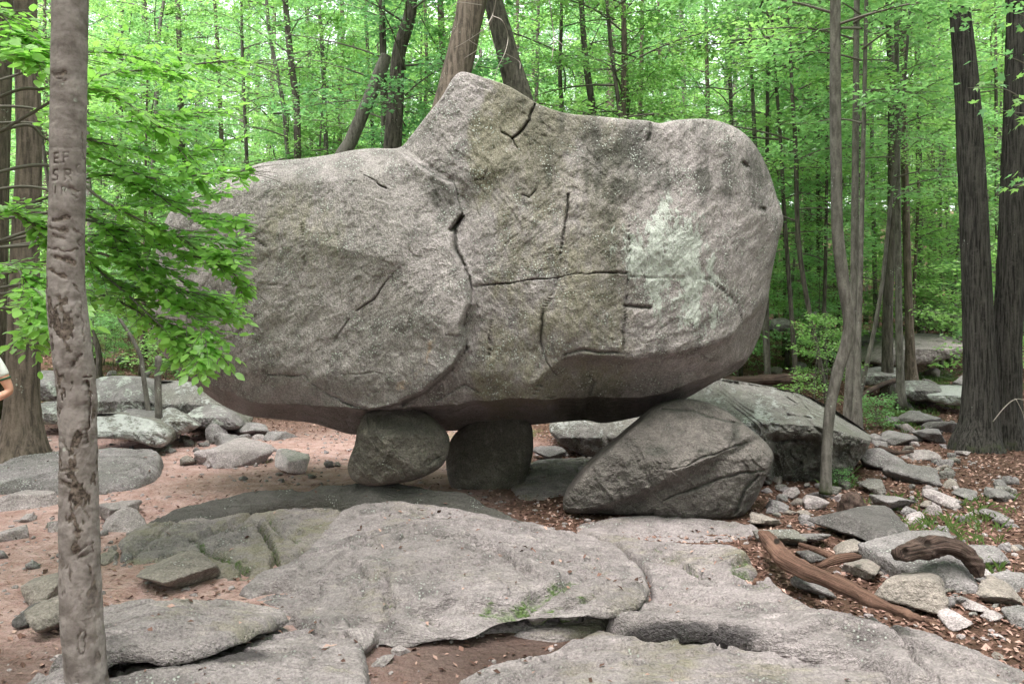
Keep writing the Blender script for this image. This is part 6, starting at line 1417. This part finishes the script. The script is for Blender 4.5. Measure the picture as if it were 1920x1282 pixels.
# ------------------------------------------------------------------ the walker at the edge of the picture
def skin_obj(name, verts, edges, radii, mat, parent=None, root=0, sub=2, loc=(0, 0, 0)):
    me = bpy.data.meshes.new(name); me.from_pydata([Vector(v) for v in verts], edges, []); me.update()
    o = link(name, me, parent); o.location = loc
    md = o.modifiers.new('skin', 'SKIN'); md.use_smooth_shade = True
    for k, r in enumerate(radii):
        sv = me.skin_vertices[0].data[k]; sv.radius = (r, r) if not isinstance(r, tuple) else r; sv.use_root = (k == root)
    s = o.modifiers.new('sub', 'SUBSURF'); s.levels = sub; s.render_levels = sub
    dg = bpy.context.evaluated_depsgraph_get(); ev = o.evaluated_get(dg); nm = bpy.data.meshes.new_from_object(ev)
    o.modifiers.clear(); o.data = nm; nm.name = name; nm.materials.clear(); nm.materials.append(mat)
    nm.polygons.foreach_set('use_smooth', np.full(len(nm.polygons), True, bool))
    return o
def walker():
    gx, gy = -4.735, 7.0; gz = float(G(np.array([gx]), np.array([gy]))[0])
    V = []; E = []; R = []
    def add(p, r, par=None):
        V.append(p); R.append(r)
        if par is not None: E.append((par, len(V) - 1))
        return len(V) - 1
    pel = add((0, 0, .90), (.135, .10)); sp = add((0, .01, 1.06), (.12, .09), pel); ch = add((0, .01, 1.24), (.135, .095), sp); nk0 = add((0, .02, 1.37), .06, ch); nk = add((0, .01, 1.43), .05, nk0)
    hd = add((0, -.005, 1.51), (.075, .09), nk); hd2 = add((0, -.005, 1.58), (.078, .092), hd); ht = add((0, .005, 1.655), (.055, .065), hd2); nose = add((0, -.105, 1.52), .012, hd)
    for s in (-1, 1): add((s * .085, .005, 1.53), .014, hd)
    for s in (-1, 1):
        sh = add((s * .155, .015, 1.31), .058, ch)
        el = add((s * .285, .07, 1.005), .041, add((s * .225, .045, 1.16), .049, sh))
        wr = add((s * .15, -.09, .905), .027, add((s * .225, .0, .96), .037, el))
        pm = add((s * .115, -.125, .885), (.036, .016), wr)
        for q, (dx, dz, l) in enumerate([(-.02, .022, .07), (-.03, .008, .078), (-.03, -.008, .072), (-.024, -.022, .058)]):
            k1 = add((s * (.115 + dx * .6), -.137 - .004 * q, .885 + dz), .0095, pm); k2 = add((s * (.115 + dx - l * .45), -.137, .882 + dz * 1.1), .0085, k1); add((s * (.115 + dx - l * .9), -.125, .878 + dz * 1.1), .0075, k2)
        t1 = add((s * .14, -.115, .92), .011, pm); add((s * .11, -.14, .935), .0095, t1)
        hp = add((s * .085, 0, .84), .085, pel); kn = add((s * .125, -.01, .48), .052, add((s * .105, .0, .66), .07, hp)); cf = add((s * .14, .02, .34), .052, kn); an = add((s * .152, .02, .10), .034, cf)
        hl = add((s * .155, .01, .055), .034, an); add((s * .195, -.10, .035), .03, hl)
    p = skin_obj('person', V, E, R, M['skin'], None, 0, 2, (gx, gy, gz))
    # clothing follows the body
    V2, E2, R2 = [], [], []
    def a2(q, r, par=None):
        V2.append(q); R2.append(r)
        if par is not None: E2.append((par, len(V2) - 1))
        return len(V2) - 1
    c0 = a2((0, 0, .88), (.155, .12)); c1 = a2((0, .01, 1.06), (.142, .108), c0); c2 = a2((0, .01, 1.24), (.152, .112), c1); a2((0, .015, 1.36), (.085, .075), c2); ends = []
    for s in (-1, 1):
        h = a2((s * .155, .015, 1.31), .066, c2); m1 = a2((s * .225, .045, 1.16), .057, h); ends.append(a2((s * .238, .05, 1.13), .053, m1))
    skin_obj('shirt', V2, E2, R2, M['shirt'], p)
    for s in (-1, 1): skin_obj('sleeve_trim', [(s * .238, .050, 1.13), (s * .242, .052, 1.118), (s * .246, .054, 1.105)], [(0, 1), (1, 2)], [.0545, .055, .0545], M['trim'], p)
    V3 = [(0, 0, .92), (0, 0, .85)]; E3 = [(0, 1)]; R3 = [(.15, .115), (.15, .115)]
    for s in (-1, 1):
        i = len(V3); V3 += [(s * .09, 0, .80), (s * .105, 0, .68), (s * .112, -.003, .60)]; E3 += [(1, i), (i, i + 1), (i + 1, i + 2)]; R3 += [.098, .095, .09]
    skin_obj('shorts', V3, E3, R3, M['shorts'], p)
    for s in (-1, 1):
        skin_obj('shoe', [(s * .150, .045, .05), (s * .158, .0, .05), (s * .18, -.06, .042), (s * .202, -.125, .035)], [(0, 1), (1, 2), (2, 3)], [.045, .048, .044, .036], M['shoe'], p)
        skin_obj('eye', [(s * .03, -.088, 1.555), (s * .03, -.089, 1.556)], [(0, 1)], [.011, .011], M['shirt'], p, sub=1)
    skin_obj('mouth', [(-.02, -.088, 1.482), (0, -.092, 1.481), (.02, -.088, 1.482)], [(0, 1), (1, 2)], [.005, .007, .005], M['skin'], p, sub=1)
    skin_obj('hair', [(0, .02, 1.61), (0, .01, 1.655), (0, .055, 1.56), (0, .06, 1.48)], [(1, 0), (0, 2), (2, 3)], [(.086, .09), (.06, .07), (.075, .055), (.045, .03)], M['hair'], p)
    tag(p, 'person in a white short-sleeved shirt with green trim, hand on hip', 'person')
walker()
